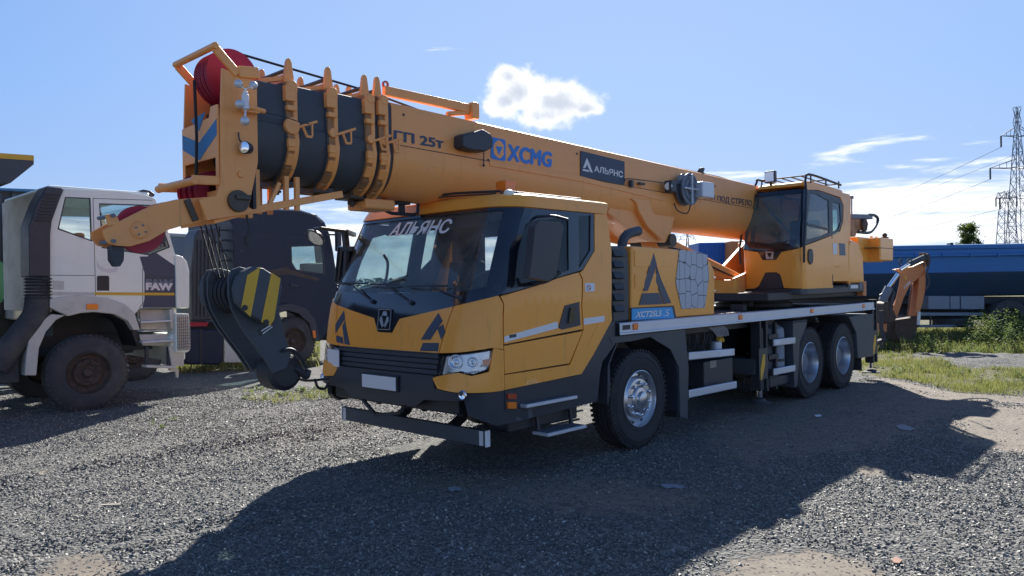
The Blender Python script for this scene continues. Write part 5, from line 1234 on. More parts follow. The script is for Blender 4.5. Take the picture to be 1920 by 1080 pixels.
fpart('front_corner_deflector', [(329,477),(342,480),(352,492),(356,510),(356,578),(331,578)], WHITE, FY+.04, .25, bevel=.03)
fpart('door_handle_recess', [(182,519),(184,517),(203,517),(205,520),(205,545),(182,545)], BLACKM, FY+.006, .01, bevel=.002)
fpart('dusty_label', [(99,526),(120,527),(120,543),(99,543)], DWHITE, FY+.003, .003, bevel=0)
fpart('scraped_paint', [(181,486),(186,498),(198,504),(213,503),(222,496),(220,508),(206,512),(190,508),(182,500)], ALU, FY+.003, .003, bevel=0)
for k, (yy, m_) in enumerate(((516,DKGREY), (523,STEELG), (530,ALU))):
    q = [Vector((p.x, FY+.0045+.001*k, p.z)) for p in BY([(273,yy),(324,yy+1),(324,yy+15),(273,yy+14)], FY)]; obj('door_lettering', text_mb('FAW', quadfn(*q), off=.06), m_, ft)
ik2 = fpart('air_intake', [(87,349),(120,353),(98,414),(95,440),(95,519),(55,519),(54,424),(70,380)], BLACKP, FY+.05, .45, bevel=.02)
for k in range(9): y_ = 362+k*6.2; fpart('intake_louvre', [(84-k*2.0,y_),(110-k*1.7,y_+1),(110-k*1.7,y_+3.4),(84-k*2.0,y_+2.4)], GREYD, FY+.075, .03, ik2, .002)
hz = MB()
for k in range(7): q = B(72,523+k*6,Y=FY-.1); hz.lathe([(.15,-.02),(.19,0),(.15,.02)], tuple(q), (0,0,1), 24)
obj('intake_bellows', hz, RUBBERD, ft)
obj('intake_pipe', MB().curve([B(72,556,Y=FY-.1),B(66,590,Y=FY-.1),B(45,620,Y=FY-.1),B(20,650,Y=FY-.1),B(-10,690,Y=FY-.1)], .17, 16), RUBBERD, ft)
ol = [(94,560),(120,556),(150,554),(200,558),(233,570),(253,588),(263,619),(251,619),(240,602),(215,589),(178,585),(151,587),(128,593),(94,577)]
fpart('wheel_arch', ol, DWHITE, FY+.05, .16, bevel=.012)
fpart('rear_mudguard', [(122,591),(104,600),(85,622),(72,653),(67,704),(45,704),(48,667),(53,633),(71,607),(95,589)], DWHITE, FY+.03, .5, bevel=.012, pl=FY)
fpart('arch_marker_lamp', [(163,570),(184,570),(184,580),(163,580)], AMBER, FY+.075, .03, bevel=.005)
for l in ([(262,580),(324,580),(326,618),(264,618)], [(261,627),(329,626),(329,648),(268,648),(264,640)]):
    fpart('step_back', l, DWHITE, FY-.16, .03)
for (u0_, u1_, v0) in ((263,322,604),(266,329,642)): a = B(u0_, v0, Y=FY); c_ = B(u1_, v0, Y=FY); box('cab_step', ((a.x+c_.x)/2,FY-.08,a.z), (abs(a.x-c_.x),.2,.03), ALU, ft, .005)
fpart('step_side', [(318,580),(326,580),(326,618),(320,615)], DWHITE, FY+.0, .18)
fpart('light_housing', [(329,588),(354,588),(357,600),(358,655),(352,661),(330,661)], WHITE, FY+.05, .35, bevel=.02)
fpart('lamp_grid_backing', [(332,593),(355,592),(356,654),(333,655)], LENS, FY+.056, .01, bevel=0)
gd_ = MB(); pa, pb = B(332,592,Y=FY+.07), B(356,655,Y=FY+.07)
for k in range(7): x_ = pa.x+(pb.x-pa.x)*k/6; gd_.bar((x_,FY+.075,pa.z),(x_,FY+.075,pb.z),.007)
for k in range(13): z_ = pa.z+(pb.z-pa.z)*k/12; gd_.bar((pa.x,FY+.078,z_),(pb.x,FY+.078,z_),.007)
obj('lamp_grid', gd_, BLACKM, ft)
fpart('bumper_end', [(316,648),(345,662),(345,686),(322,686)], DWHITE, FY-.02, .4)
for l in ([(273,650),(279,650),(279,688),(273,688)], [(314,650),(320,650),(320,688),(314,688)]): fpart('step_hanger', l, GREYD, FY-.05, .05)
a, c_ = B(270,686,Y=FY-.05), B(325,688,Y=FY-.05); obj('lower_step', MB().bar(a, c_, .2, .04), DWHITE, ft, .005)
fpart('tow_bracket', [(318,689),(335,691),(335,708),(331,708),(330,697),(318,695)], DWHITE, FY-.1, .06)
XF, XB = B(329,540,Y=FY).x, B(94,480,Y=FY).x
box('cab_roof', ((2.0+XB)/2,FY-1.25,B(180,357,Y=FY).z), (XB-2.0,2.4,.08), WHITE, ft, .04)
box('cab_rear_wall', (XB,FY-1.25,2.4), (.05,2.4,1.8), DWHITE, ft, .01)
box('cab_floor', ((XF+XB)/2,FY-1.25,1.6), (XB-XF,2.3,.1), INTER, ft, .01)
fpart('cab_far_side', body, DWHITE, FY-2.45, .05, holes=[qw_, dw_], pl=FY)
obj('windscreen', MB().add([(2.0,FY-.05,3.2),(XF,FY-.05,2.2),(XF,FY-2.4,2.2),(2.0,FY-2.4,3.2)],[[0,1,2,3]]), GLASSD, ft)
box('cab_front', (XF+.0,FY-1.25,1.75), (.08,2.4,.9), WHITE, ft, .03)
box('front_bumper', (XF-.05,FY-1.25,.85), (.25,2.4,.45), WHITE, ft, .04)
obj('seat', MB().box((2.7,FY-.55,2.0),(.5,.5,.15)).box((2.95,FY-.55,2.35),(.14,.48,.7)), SEATM, ft, .04)
fpart('cab_inner_trim', [(115,430),(170,452),(178,546),(96,546)], INTER, FY-.1, .02, bevel=0)
fpart('sun_shade', [(262,357),(270,355),(282,357),(291,363),(290,369),(262,366)], BLACKP, FY-.1, .9, bevel=.02)
q = B(226,391,Y=FY+.2); box('side_mirror', tuple(B(303,425,Y=FY+.25)), (.1,.12,.55), BLACKP, ft, .03); obj('mirror_arm', MB().curve([B(296,392,Y=FY),B(303,398,Y=FY+.25),B(303,425,Y=FY+.25),B(309,462,Y=FY+.05)], .016), BLACKP, ft)
chs = MB()
for y_ in (FY-.85, FY-1.65): chs.box((5.0,y_,.95), (7.6,.1,.3))
for x_ in (2.2,3.5,5.,7.): chs.box((x_,FY-1.25,.95), (.12,.8,.25))
chs.box((2.6,FY-1.25,1.15),(1.2,.8,.8))
obj('chassis', chs, GREYD, ft, .01)
obj('inner_arch', MB().prism([(p.x, p.z) for p in BY([(96,578),(128,593),(151,587),(215,589),(240,602),(251,619),(262,650),(262,580),(230,566),(150,556),(94,560)], FY)], FY-.1, FY-.75), BLACKM, ft)
box('battery_box', (4.1,FY-.35,.75), (.5,.5,.5), GREYD, ft, .02)
obj('axle', MB().cyl((2.95,FY-.2,.53),(2.95,FY-2.3,.53),.08), GREYD, ft)
# dusty wheel
t_ = MB().lathe([(.285,.118),(.30,.14),(.34,.147),(.42,.15),(.48,.14),(.515,.118),(.54,.10),(.54,-.10),(.515,-.118),(.48,-.14),(.30,-.14),(.285,-.1)], n=64)
for k in range(44):
    a = 2*math.pi*k/44; t_.box(Vector((math.cos(a)*.53, .09, math.sin(a)*.53)), (.03,.09,.035), Matrix.Rotation(-a, 3, 'Y'))
dwh = obj('wheel', t_, RUBBERD, ft)
obj('rim', MB().lathe([(.29,.135),(.282,.14),(.275,.12),(.262,.07),(.235,.05),(.205,.055),(.185,.085),(.17,.09),(.15,.085)], n=48), RUST, dwh)
obj('hub', MB().lathe([(.15,.085),(.13,.10),(.10,.07),(.07,.065),(.065,.10),(.05,.12),(0,.125)], n=32), RUST, dwh)
for k in range(10):
    a = 2*math.pi*k/10; p = Vector((math.cos(a)*.222,.0565,math.sin(a)*.222))
    if k == 0: hh_ = obj('hand_hole', MB().lathe([(0,.003),(.022,.003),(.023,-.004)], n=12), BLACKM, dwh); hh_.location = p; ln_ = obj('lug_nut', MB().lathe([(.016,-.005),(.016,.03),(0,.032)], n=6), RUST, dwh); ln_.location = Vector((.168,.09,0))
    else: dup(hh_, dwh, p); a += .3; dup(ln_, dwh, Vector((math.cos(a)*.168,.09,math.sin(a)*.168)))
def dput(parent, x, y, first=False, flip=False, z=.535):
    o = dwh if first else dup(dwh, parent); o.parent = parent; o.location = Vector((x,y,z))-ORG[parent.name]; o.rotation_euler = (0,random.uniform(0,1),math.pi if flip else 0); return o
wc = B(168,702,Y=FY+.0)
dput(ft, 2.97, FY-.13, True, z=.56); dwh.scale = (1.07, 1.07, 1.07)
for x_, y_, f_ in ((2.95,FY-2.35,True),(6.0,FY-.15,False),(7.4,FY-.15,False),(6.0,FY-2.35,True),(7.4,FY-2.35,True)): dput(ft, x_, y_, False, f_)
# tipping body with the canopy that reaches forward
tb = obj('tipping_body', MB().prism([(4.6,1.3),(4.5,3.9),(9.5,3.9),(9.8,1.3)], FY-2.45, FY-.0), GREYD, ft, .02)
cn = XZ([(-40,284),(64,291),(64,308),(20,343),(-40,350)], FY+.0)
obj('body_canopy', MB().prism(cn, FY-2.45, FY+.0), SLATE, ft, .01)
fpart('canopy_stripe', [(-40,284),(63,291.5),(63,301),(-40,294)], YELLOW, FY+.006, .01, bevel=0)
# =================================================================== SECOND DUMP TRUCK BEHIND (dusty)
s2 = thing('dump_truck', (6.5,-11.5,0), 'dusty grey dump truck mostly hidden behind the white truck at the left edge', 'dump truck')
Y2 = -10.4
def part2(name, l, m, y=Y2, th=.1, bevel=.01, parent=s2): return obj(name, MB().prism(XZ(l, y), y, y-th), m, parent, bevel)
part2('tipping_body', [(-60,352),(74,357),(74,600),(-60,600)], GREYT if False else GREYD, Y2-.6, 2.0)
for k in range(4): part2('body_rib', [(-30+k*26,362),(-22+k*26,362),(-22+k*26,590),(-30+k*26,590)], SLATE, Y2-.55, .08)
part2('body_rim', [(-60,350),(76,355),(76,360),(-60,355)], BLUED, Y2-.5, .2)
part2('cab', [(24,398),(34,390),(62,378),(96,378),(96,600),(26,600)], DWHITE, Y2, 2.3, .04)
part2('cab_window', [(28,422),(50,418),(50,478),(28,478)], GLOSSB, Y2+.01, .02)
part2('cab_corner', [(62,378),(70,376),(70,560),(62,560)], GREYD, Y2+.03, .05)
part2('green_tank', [(-30,492),(6,490),(8,500),(8,560),(4,568),(-30,568)], GREENP, Y2+.4, .5, .03)
part2('chassis', [(-60,600),(110,600),(110,640),(-60,640)], BLACKM, Y2-.5, .9)
for x_ in (B(60,640,Y=Y2).x, B(-20,640,Y=Y2).x+1.0): dput(s2, x_, Y2-.25)
# =================================================================== DARK BLUE TRACTOR TRUCK
YT_ = -10.2
nt_ = thing('tractor_truck', (-2.5,-11.4,0), 'dark navy high-roof tractor truck behind the crane hook block', 'truck')
def part3(name, l, m, y=YT_, th=.05, bevel=.006, parent=nt_, holes=()):
    return obj(name, MB().sheet(XZ(l, y), lambda u, v, w: Vector((u, y-w, v)), th, [XZ(h, y) for h in holes]), m, parent, bevel)
w3 = [(547,463),(604,461),(608,512),(556,505),(548,492)]
cabl = [(420,400),(470,391),(525,392),(560,394),(592,402),(608,416),(618,440),(624,470),(632,520),(634,600),(600,640),(585,600),(560,575),(530,570),(500,580),(485,610),(470,640),(440,640),(439,500),(436,420)]
part3('cab_side', cabl, NAVYT, holes=[w3], bevel=.02)
part3('side_window', w3, GLASSD, YT_-.01, .005, 0)
part3('window_rubber', [(545,461),(606,459),(611,515),(554,508),(545,494)], BLACKP, YT_+.006, .02, .002, holes=[w3])
part3('cab_far_side', cabl, NAVYT, YT_-2.4, .05, holes=[[(505,455),(590,455),(596,520),(520,515)]], bevel=0)
for l in ([(536,444),(537,444),(538,560),(537,560)], [(440,440),(600,446),(600,447),(440,441)], [(475,425),(476,425),(476,440),(475,440)]): part3('panel_seam', l, BLACKM, YT_+.002, .004, 0)
box('cab_roof', (B(520,393,Y=YT_).x,YT_-1.2,B(520,394,Y=YT_).z), (B(470,391,Y=YT_).x-B(575,398,Y=YT_).x,2.3,.05), NAVYT, nt_, .02)
for nm_, a_, b_, m_ in (('roof_fairing', (592,402), (615,432), NAVYT), ('windscreen', (615,432), (632,518), GLASSD), ('cab_front', (632,518), (634,640), NAVYT)):
    a_, b_ = B(*a_, Y=YT_), B(*b_, Y=YT_); o_ = Vector((0,2.4,0)); obj(nm_, MB().add([a_, b_, b_-o_, a_-o_], [[0,1,2,3]]), m_, nt_)
part3('cab_panel_bolt', [(452,470),(454,470),(454,472),(452,472)], STEELG, YT_+.004, .004, 0)
part3('door_handle', [(545,532),(560,534),(560,538),(545,536)], BLACKP, YT_+.03, .03, .004)
part3('side_marker_strip', [(442,560),(520,556),(520,558),(442,562)], STEELG, YT_+.006, .006, 0)
xr3 = B(439,500,Y=YT_).x; box('cab_rear_wall', (xr3-.05,YT_-1.2,2.3), (.06,2.3,2.6), NAVYT, nt_, .01)
part3('roof_trim', [(500,392),(560,393),(592,403),(606,418),(604,419),(590,405),(560,396),(500,394)], STEELG, YT_+.01, .01, 0)
fr3 = part3('side_fairing', [(365,442),(372,430),(406,428),(408,600),(360,602),(356,520)], BLACKP, YT_+.02, .5, .03)
for k in range(6): part3('fairing_rib', [(364+k*7,450),(367+k*7,450),(366+k*7,592),(363+k*7,592)], GREYD, YT_+.05, .03, .003, fr3)
for k in range(7): a, c_ = B(412,432+k*19,Y=YT_-.4), B(440,430+k*19,Y=YT_-.4); obj('ladder_rung', MB().bar(a, c_, .05, .03), GREYD, nt_)
part3('ladder_side', [(410,425),(413,425),(413,600),(410,600)], BLACKM, YT_-.35, .06, .004)
part3('door_graphic', [(480,512),(540,500),(545,506),(600,522),(596,527),(540,514),(500,520)], RUST, YT_+.004, .004, 0)
part3('wheel_arch', [(520,574),(545,568),(575,578),(592,600),(600,640),(590,640),(580,606),(560,588),(540,582),(520,588)], BLACKP, YT_+.05, .3, .01)
part3('arch_marker_lamp', [(586,620),(591,619),(593,633),(588,634)], AMBER, YT_+.06, .03, .003)
part3('red_frame_rail', [(355,604),(392,604),(388,612),(355,612)], RED, YT_-.1, .1)
ftk = obj('fuel_tank', MB().prism(XZ([(346,624),(352,618),(412,618),(418,624),(418,678),(412,684),(352,684),(346,678)], YT_), YT_-.7, YT_), NAVYT, nt_, .06, 3)
part3('tank_strap', [(375,618),(379,618),(379,684),(375,684)], BLACKM, YT_+.012, .01, 0, ftk)
part3('side_cabinet', [(421,627),(440,626),(465,660),(462,680),(421,680)], DWHITE, YT_+.0, .5, .02)
chs = MB()
for y_ in (YT_-.8, YT_-1.6): chs.box((-.6,y_,.9), (7.5,.1,.3))
obj('chassis', chs, BLACKM, nt_)
box('front_bumper', (B(634,660,Y=YT_).x+.1,YT_-1.2,.75), (.3,2.4,.5), NAVYT, nt_, .04)
obj('mirror_housing', MB().box(tuple(B(634,452,Y=YT_+.2)), (.12,.15,.5)), BLACKP, nt_, .03); obj('mirror_arm', MB().bar(B(612,440,Y=YT_),B(634,440,Y=YT_+.2),.04), BLACKP, nt_)
obj('driver_seat', MB().box((-3.5,YT_-.6,2.0),(.5,.5,.8)), BEIGE, nt_, .05)
q = B(548,651,Y=YT_-.1)
for x_, y_, f_ in ((q.x,YT_-.15,False),(q.x,YT_-2.25,True),(q.x+3.6,YT_-.15,False),(q.x+3.6,YT_-2.25,True)): dput(nt_, x_, y_, False, f_)
# light grey trailer further back
gt = thing('box_trailer', (-1.,-15.5,0), 'pale grey box trailer glimpsed between the white truck and the navy truck', 'trailer')
YB = -14.5
obj('trailer_body', MB().prism(XZ([(270,438),(380,444),(380,600),(270,600)], YB), YB-2.4, YB), GREYT, gt, .02)
obj('roof_rail', MB().prism(XZ([(270,434),(380,441),(380,446),(270,440)], YB+.02), YB-.1, YB+.02), DWHITE, gt)
obj('trailer_legs', MB().box((B(360,620,Y=YB).x,YB-1.2,.5),(.2,2.0,1.1)), BLACKM, gt)
dput(gt, B(320,640,Y=YB).x, YB-.2); dput(gt, B(290,640,Y=YB).x, YB-2.2, flip=True)
# =================================================================== BLUE DUMP TRAILER (right, broadside to us)
F2 = Vector((_F.x, _F.y, 0)).normalized(); R2 = Vector((RIGHT.x, RIGHT.y, 0)).normalized()
def fp(name, l, D, th, m, parent, bevel=.01, holes=()):
    P_ = l; o = B(*l[0], D=D)
    def fn(u, v, w): return B(u, v, D=D)+F2*w
    mb = MB().sheet(l, fn, th, holes); return obj(name, mb, m, parent, bevel)
DB = 22.5
bt = thing('dump_trailer', tuple(B(1800,600,D=DB).xy)+(0,), 'long blue dump trailer with darker lower sides standing behind the weeds on the right', 'trailer')
zt = lambda v: CAM.z+(519-v)/FPX*DB
L0, L1 = B(1470,519,D=DB), B(2300,519,D=DB); L0.z = L1.z = 0
pr = [(0.,zt(458)),(-.05,zt(459)),(-.05,zt(466)),(.0,zt(467)),(.0,zt(475)),(-.09,zt(476)),(-.09,zt(480)),(.0,zt(481)),(.02,zt(515)),(.45,zt(553)),(1.2,zt(556)),(2.05,zt(553)),(2.5,zt(515)),(2.5,zt(458)),(2.42,zt(458)),(2.40,zt(512)),(2.0,zt(545)),(.5,zt(545)),(.1,zt(512)),(.08,zt(458))]
def ext(pr, a, b): return MB().add([a+F2*w+Vector((0,0,z)) for w, z in pr]+[b+F2*w+Vector((0,0,z)) for w, z in pr], [[i,(i+1) % len(pr),len(pr)+(i+1) % len(pr),len(pr)+i] for i in range(len(pr))])
obj('tipping_body', ext(pr, L0, L1), BLUETR, bt)
BLUEG = mat('darker_blue', (.022,.06,.115), .7, var=.3, vscale=1.2, dust=.5, dustcol=(.06,.065,.075))  # darker, duller blue for the inward-sloping lower wall
pl_ = [(.022-.012,zt(513)),(.45-.012,zt(553)),(1.2,zt(557.5)),(1.2,zt(557)),(.45,zt(552.5)),(.03,zt(513))]
obj('lower_wall', ext([(-.012,zt(510)),(.008,zt(515.5)),(.44,zt(554)),(1.2,zt(557.5)),(1.2,zt(555)),(.5,zt(551)),(.05,zt(513))], L0, L1), BLUEG, bt)
fp('end_wall', [(1470,459),(1473,459),(1473,553),(1470,553)], DB, 2.5, BLUETR, bt)
for k in range(14): fp('tie_hook', [(1560+k*52,474),(1563+k*52,474),(1563+k*52,481),(1560+k*52,481)], DB-.13, .05, BLUETR, bt, .004)
fp('sheet_roll', [(1782,455),(1788,455),(1788,459),(1782,459)], DB, .2, BLACKM, bt)
fp('chassis_beam', [(1480,556),(2280,556),(2280,570),(1480,570)], DB+.7, .15, GREYD, bt); fp('chassis_beam', [(1480,556),(2280,556),(2280,570),(1480,570)], DB+1.7, .15, GREYD, bt)
fp('subframe', [(1480,568),(2280,568),(2280,600),(1480,600)], DB+1.0, .5, BLACKM, bt)
for a_ in (1741,1782,1802): fp('side_locker', [(a_,555),(a_+ (40 if a_ == 1741 else 18 if a_ == 1782 else 44),555),(a_+(40 if a_ == 1741 else 18 if a_ == 1782 else 44),580),(a_,580)], DB, .5, DWHITE if False else GREYT, bt, .02)
fp('side_guard', [(1726,586),(1844,586),(1844,592),(1726,592)], DB, .05, GREYT, bt); fp('side_guard', [(1700,609),(1825,609),(1825,614),(1700,614)], DB, .05, GREYT, bt)
for a_ in (1744,1819): fp('guard_post', [(a_,592),(a_+3,592),(a_+3,609),(a_,609)], DB+.02, .05, GREYD, bt)
sp = obj('spare_wheel', MB().lathe([(.3,-.13),(.5,-.13),(.54,-.08),(.54,.08),(.5,.13),(.3,.13),(.3,-.13)], tuple(B(1786,604,D=DB+.5)), (0,0,1), 40), RUBBERD, bt)
yaw_b = math.atan2(R2.y, R2.x)
def putb(u, D, flip=False):
    o = dup(dwh, bt); p = B(u, 600, D=D); o.location = Vector((p.x,p.y,.535))-ORG[bt.name]; o.rotation_euler = (0,.3,yaw_b+(math.pi if not flip else 0)); return o
for u in (1889,1972,2055): putb(u, DB+.15); putb(u, DB+2.2, True)
putb(1540, DB+.15); putb(1540, DB+2.2, True)
fp('mud_arch', [(1855,602),(1859,585),(1872,572),(1889,567),(1906,572),(1920,585),(1924,602),(1920,602),(1914,588),(1903,577),(1889,572),(1875,577),(1864,588),(1860,602)], DB+.0, .4, BLACKP, bt, .01)
# =================================================================== BACKHOE
DK = 19.0
bh = thing('backhoe', tuple(B(1690,640,D=DK+1).xy)+(0,), 'orange backhoe arm folded upright with its hydraulic rams, in front of the blue trailer', 'backhoe')
c45 = lambda l: [(1600+a/4.5, 440+b/4.5) for a, b in l]
for dd_ in (0,.22): fp('boom_plate', c45([(325,690),(368,702),(395,625),(425,535),(475,435),(545,372),(600,335),(622,255),(645,180),(625,160),(600,185),(590,228),(500,272),(420,285),(360,290),(350,302),(385,318),(402,340),(392,420),(365,540)]), DK+dd_, .05, CASEO, bh, .008)
fp('boom_web', c45([(360,600),(372,610),(425,520),(475,425),(545,362),(595,325),(588,318),(530,345),(455,410),(405,500)]), DK+.05, .17, CASEO, bh)
fp('boom_web', c45([(352,292),(500,270),(595,225),(597,232),(500,280),(356,300)]), DK+.05, .17, CASEO, bh)
fp('dipper', c45([(560,365),(600,330),(613,300),(614,440),(590,560),(552,690),(515,690),(535,560)]), DK-.05, .3, CASEO, bh, .02)
fp('dipper_inner', c45([(505,415),(560,360),(535,560),(515,690),(465,688),(480,560)]), DK+.35, .1, RUST, bh, .01)
def tb_(name, pts, r, m, D=DK-.1): return obj(name, MB().tube([B(1600+a/4.5, 440+b/4.5, D=D) for a, b in pts], r, 10), m, bh)
tb_('ram_rod', [(300,440),(378,332)], .05, CHROME); tb_('ram_barrel', [(245,560),(300,445)], .10, STEELG); tb_('ram_rod', [(395,298),(480,245)], .045, CHROME); tb_('ram_barrel', [(475,248),(600,190)], .075, SLATE)
tb_('hose', [(225,515),(270,485),(320,470),(345,490),(330,560),(310,640)], .03, BLACKP); tb_('hose', [(390,270),(385,230),(400,200),(410,215),(408,250)], .015, BLACKP); tb_('hose', [(450,240),(470,200),(490,215),(500,250)], .015, BLACKP)
tb_('hose', [(620,160),(640,240),(620,330),(640,380),(635,430),(610,470)], .02, BLACKP); tb_('hose', [(560,250),(590,235),(600,270)], .02, BLACKP)
fp('top_bracket', c45([(605,150),(640,160),(655,210),(650,250),(625,270),(610,220)]), DK-.02, .3, RUST, bh, .01)
fp('swing_post', c45([(255,580),(300,560),(345,640),(370,700),(345,740),(255,750)]), DK-.1, .5, RUST, bh, .03); fp('swing_frame', c45([(250,750),(285,745),(285,820),(250,825)]), DK, .5, CASEO, bh, .02)
fp('bucket', c45([(350,720),(540,695),(552,760),(520,860),(440,920),(380,900),(345,820)]), DK+.2, .8, RUST, bh, .03)
tb_('stabiliser', [(555,650),(548,760)], .04, ALU); fp('stabiliser_foot', c45([(200,900),(265,880),(270,900),(260,960),(200,962)]), DK-.4, .4, GREYD, bh, .01)
tb_('stabiliser', [(235,640),(235,790),(262,900)], .05, GREYD, DK-.4)
fp('rear_frame', c45([(230,640),(560,700),(560,780),(240,800)]), DK+1.2, .3, BLACKM, bh, .02)
q = [B(u, v, D=DK-.004) for u, v in c45([(425,440),(478,385),(485,405),(432,460)])]; obj('arm_lettering', text_mb('CASE', quadfn(*q), off=.02), ALU, bh)
fp('yellow_tag', c45([(432,355),(452,345),(450,375),(436,385)]), DK-.012, .01, YELLOW, bh, 0)
# =================================================================== FAR THINGS
def cont(l, D, m, label, name='shipping_container', cat='container'):
    th_ = thing(name, tuple(B(l[0][0], 560, D=D).xy)+(0,), label, cat); fp('container_body', l, D, 2.4, m, th_, .03)
    u0, u1 = l[0][0], l[1][0]
    for k in range(12): a = u0+(u1-u0)*(k+.3)/12; fp('corrugation', [(a,l[0][1]+2),(a+(u1-u0)/30,l[0][1]+2),(a+(u1-u0)/30,l[2][1]-2),(a,l[2][1]-2)], D-.05, .05, m, th_, 0)
cont([(1310,455),(1367,454),(1367,566),(1310,566)], 45, CONT, 'blue container behind the crane, seen under the boom')
cont([(1368,452),(1440,452),(1440,566),(1368,566)], 44, CASEO, 'orange container beside the blue one, seen under the boom')
def lattice(th_, base, H, w0, w1, arms, D, k=9):
    TS = 1. if D < 170 else 1.25 if D < 300 else 1.7
    mb = MB(); lv = [H*i/k for i in range(k+1)]; W_ = lambda z: w0+(w1-w0)*min(1, z/(H*.8))
    C_ = lambda z, i: base+R2*(W_(z)/2*(1 if i in (0, 1) else -1))+F2*(W_(z)/2*(1 if i in (1, 2) else -1))+Vector((0,0,z))
    for i in range(4): mb.bar(C_(0,i), C_(H*.8,i), .13*TS); mb.bar(C_(H*.8,i), base+Vector((0,0,H)), .09*TS)
    for j in range(k):
        for i in range(4): mb.bar(C_(lv[j],i), C_(lv[j+1],(i+1) % 4), .06*TS); mb.bar(C_(lv[j],(i+1) % 4), C_(lv[j+1],i), .06*TS); mb.bar(C_(lv[j+1],i), C_(lv[j+1],(i+1) % 4), .055*TS)
    obj('lattice_mast', mb, STEELG, th_, kind='stuff'); tips = []
    for z, a in arms:
        for s in (1, -1):
            mb = MB(); tip = base+R2*(a*s)+Vector((0,0,z)); w_ = W_(z)/2
            for q in (-1, 1):
                mb.bar(base+R2*(w_*s)+F2*(w_*q)+Vector((0,0,z-.1)), tip, .12); mb.bar(base+R2*(w_*s)+F2*(w_*q)+Vector((0,0,z+1.6)), tip, .10)
            for k2 in (.3,.6): mb.bar(base+R2*((w_+(a-w_)*k2)*s)+Vector((0,0,z)), base+R2*((w_+(a-w_)*k2)*s)+Vector((0,0,z+1.6*(1-k2))), .08)
            obj('crossarm', mb, STEELG, th_); ins_ = MB()
            ins_.cyl(tuple(tip), tuple(tip-Vector((0,0,2.2))), .16, n=8); obj('insulator', ins_, SLATE, th_); tips.append(tip-Vector((0,0,2.2)))
    return tips
DP = 150.; pb_ = B(1911,519,D=DP); pb_.z = 0
zP = lambda v: CAM.z+(519-v)/FPX*DP
py = thing('transmission_tower', tuple(pb_), 'tall steel lattice power pylon with three pairs of arms, at the right edge', 'pylon')
tips = lattice(py, pb_, zP(203), 4.0, 1.0, [(zP(256),3.2),(zP(316),5.4),(zP(372),3.6)], DP, 12)
D2 = 420.; p2 = B(1290,519,D=D2); p2.z = 0; zQ = lambda v: CAM.z+(519-v)/FPX*D2
py2 = thing('transmission_tower', tuple(p2), 'tiny far pylon on the horizon, seen under the boom', 'pylon')
tips2 = lattice(py2, p2, zQ(427), 4., 1.2, [(zQ(434),3.6),(zQ(440),4.6)], D2, 7)
D3 = 190.; p3 = B(1889,519,D=D3); p3.z = 0
py3 = thing('transmission_tower', tuple(p3), 'shorter lattice pylon standing just behind the tall one at the right edge', 'pylon')
tips3 = lattice(py3, p3, CAM.z+(519-362)/FPX*D3, 4.5, 2.4, [(CAM.z+(519-372)/FPX*D3,2.6)], D3, 9)
q2 = [B(u, v, D=D2) for u, v in ((1275,434),(1305,434),(1272,440),(1308,440),(1280,446),(1300,446))]
for i, tp in enumerate(tips):
    e_ = q2[i]; pts = [tp.lerp(e_, k/16)-Vector((0,0,(9 if i < 4 else 7)*4*(k/16)*(1-k/16))) for k in range(17)]
    w_ = obj('power_line', MB().tube(pts, .035, 4), BLACKM, None); tag(w_, ['uppermost overhead line from the tall pylon, hung from its top left arm','overhead line from the right end of the tall pylon\'s top arms','overhead line from the long left middle arm of the tall pylon','overhead line from the right end of the pylon\'s longest arms','overhead line from the lowest left arm of the tall pylon','lowest overhead line, from the right lower arm of the pylon'][i], 'cable', 'power lines of the tall pylon')
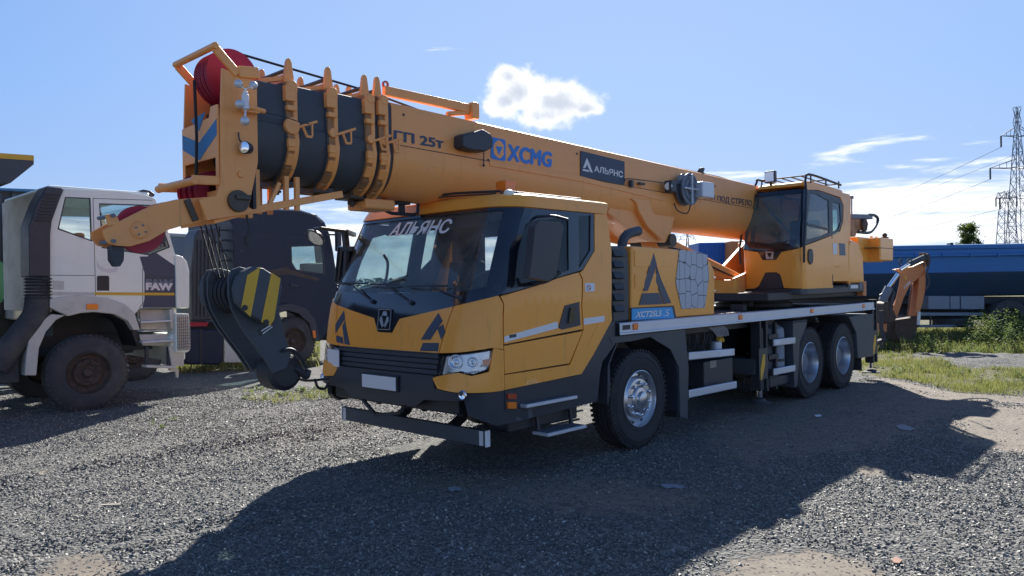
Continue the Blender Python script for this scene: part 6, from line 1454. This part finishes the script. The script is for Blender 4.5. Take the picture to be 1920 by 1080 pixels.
def tree(base, H, r, label, nclump=48, leaf=.26, per=110, z0=.45):
    tr = thing('tree', tuple(base), label, 'tree'); mb = MB(); mb.cyl(tuple(base), tuple(base+Vector((.1,0,H*.8))), .16*H/6, .04, n=8)
    V = []; F = []; Sd = []; c = 0
    for k in range(nclump):
        a = random.uniform(0, 6.283); z = random.uniform(z0, 1.)*H; rr = r*(1-abs((z/H-.62)/.42)**2*.8)*random.uniform(.3,1)
        cc = base+Vector((math.cos(a)*rr, math.sin(a)*rr, z)); mb.cyl(tuple(base+Vector((.05,0,z*.75))), tuple(cc), .04, .015, n=5); cr2 = random.uniform(.35,.7)*r*.5
        for j in range(per):
            p = cc+Vector([random.gauss(0,.5)*cr2 for _ in range(3)]); u_ = Vector([random.gauss(0,1) for _ in range(3)]).normalized()*leaf*random.uniform(.4,.8); w_ = u_.orthogonal().normalized()*leaf*.35
            V += [p-u_*.5, p+w_*.5, p+u_*.5, p-w_*.5]; F.append((c,c+1,c+2)); F.append((c,c+2,c+3)); c += 4; s_ = random.random(); Sd += [s_]*4
    obj('trunk', mb, RUST, tr); o = npmesh('crown', np.array([tuple(v) for v in V]), np.array(F), TRM, {'shade': np.array(Sd)}); o.parent = tr; o.location = -Vector(base)
tb0 = B(1815,519,D=60); tb0.z = 0
tree(tb0, 5.8, 1.2, 'small green tree whose crown shows above the blue trailer')
# far hedge of trees along the horizon
V = []; F = []; Sd = []; c = 0
for k in range(15000):
    a = random.uniform(-1.4,1.4)+math.atan2(_F.y,_F.x); d_ = random.uniform(480,540); h_ = 4+3*float(vn(np.array([a*60]), np.array([0.]), .35)[0])+2*float(vn(np.array([a*300]), np.array([9.]), .5)[0])
    p = Vector((CAM.x+math.cos(a)*d_, CAM.y+math.sin(a)*d_, random.random()**.6*h_)); u_ = Vector([random.gauss(0,1) for _ in range(3)]).normalized()*2.6; w_ = u_.orthogonal().normalized()*1.6
    V += [p-u_*.5, p+w_*.5, p+u_*.5, p-w_*.5]; F.append((c,c+1,c+2)); F.append((c,c+2,c+3)); c += 4; Sd += [random.random()]*4
hg = npmesh('treeline', np.array([tuple(v) for v in V]), np.array(F), leafmat('far_leaf', (.02,.035,.015), (.05,.07,.03), .1), {'shade': np.array(Sd)}); hg['kind'] = 'stuff'
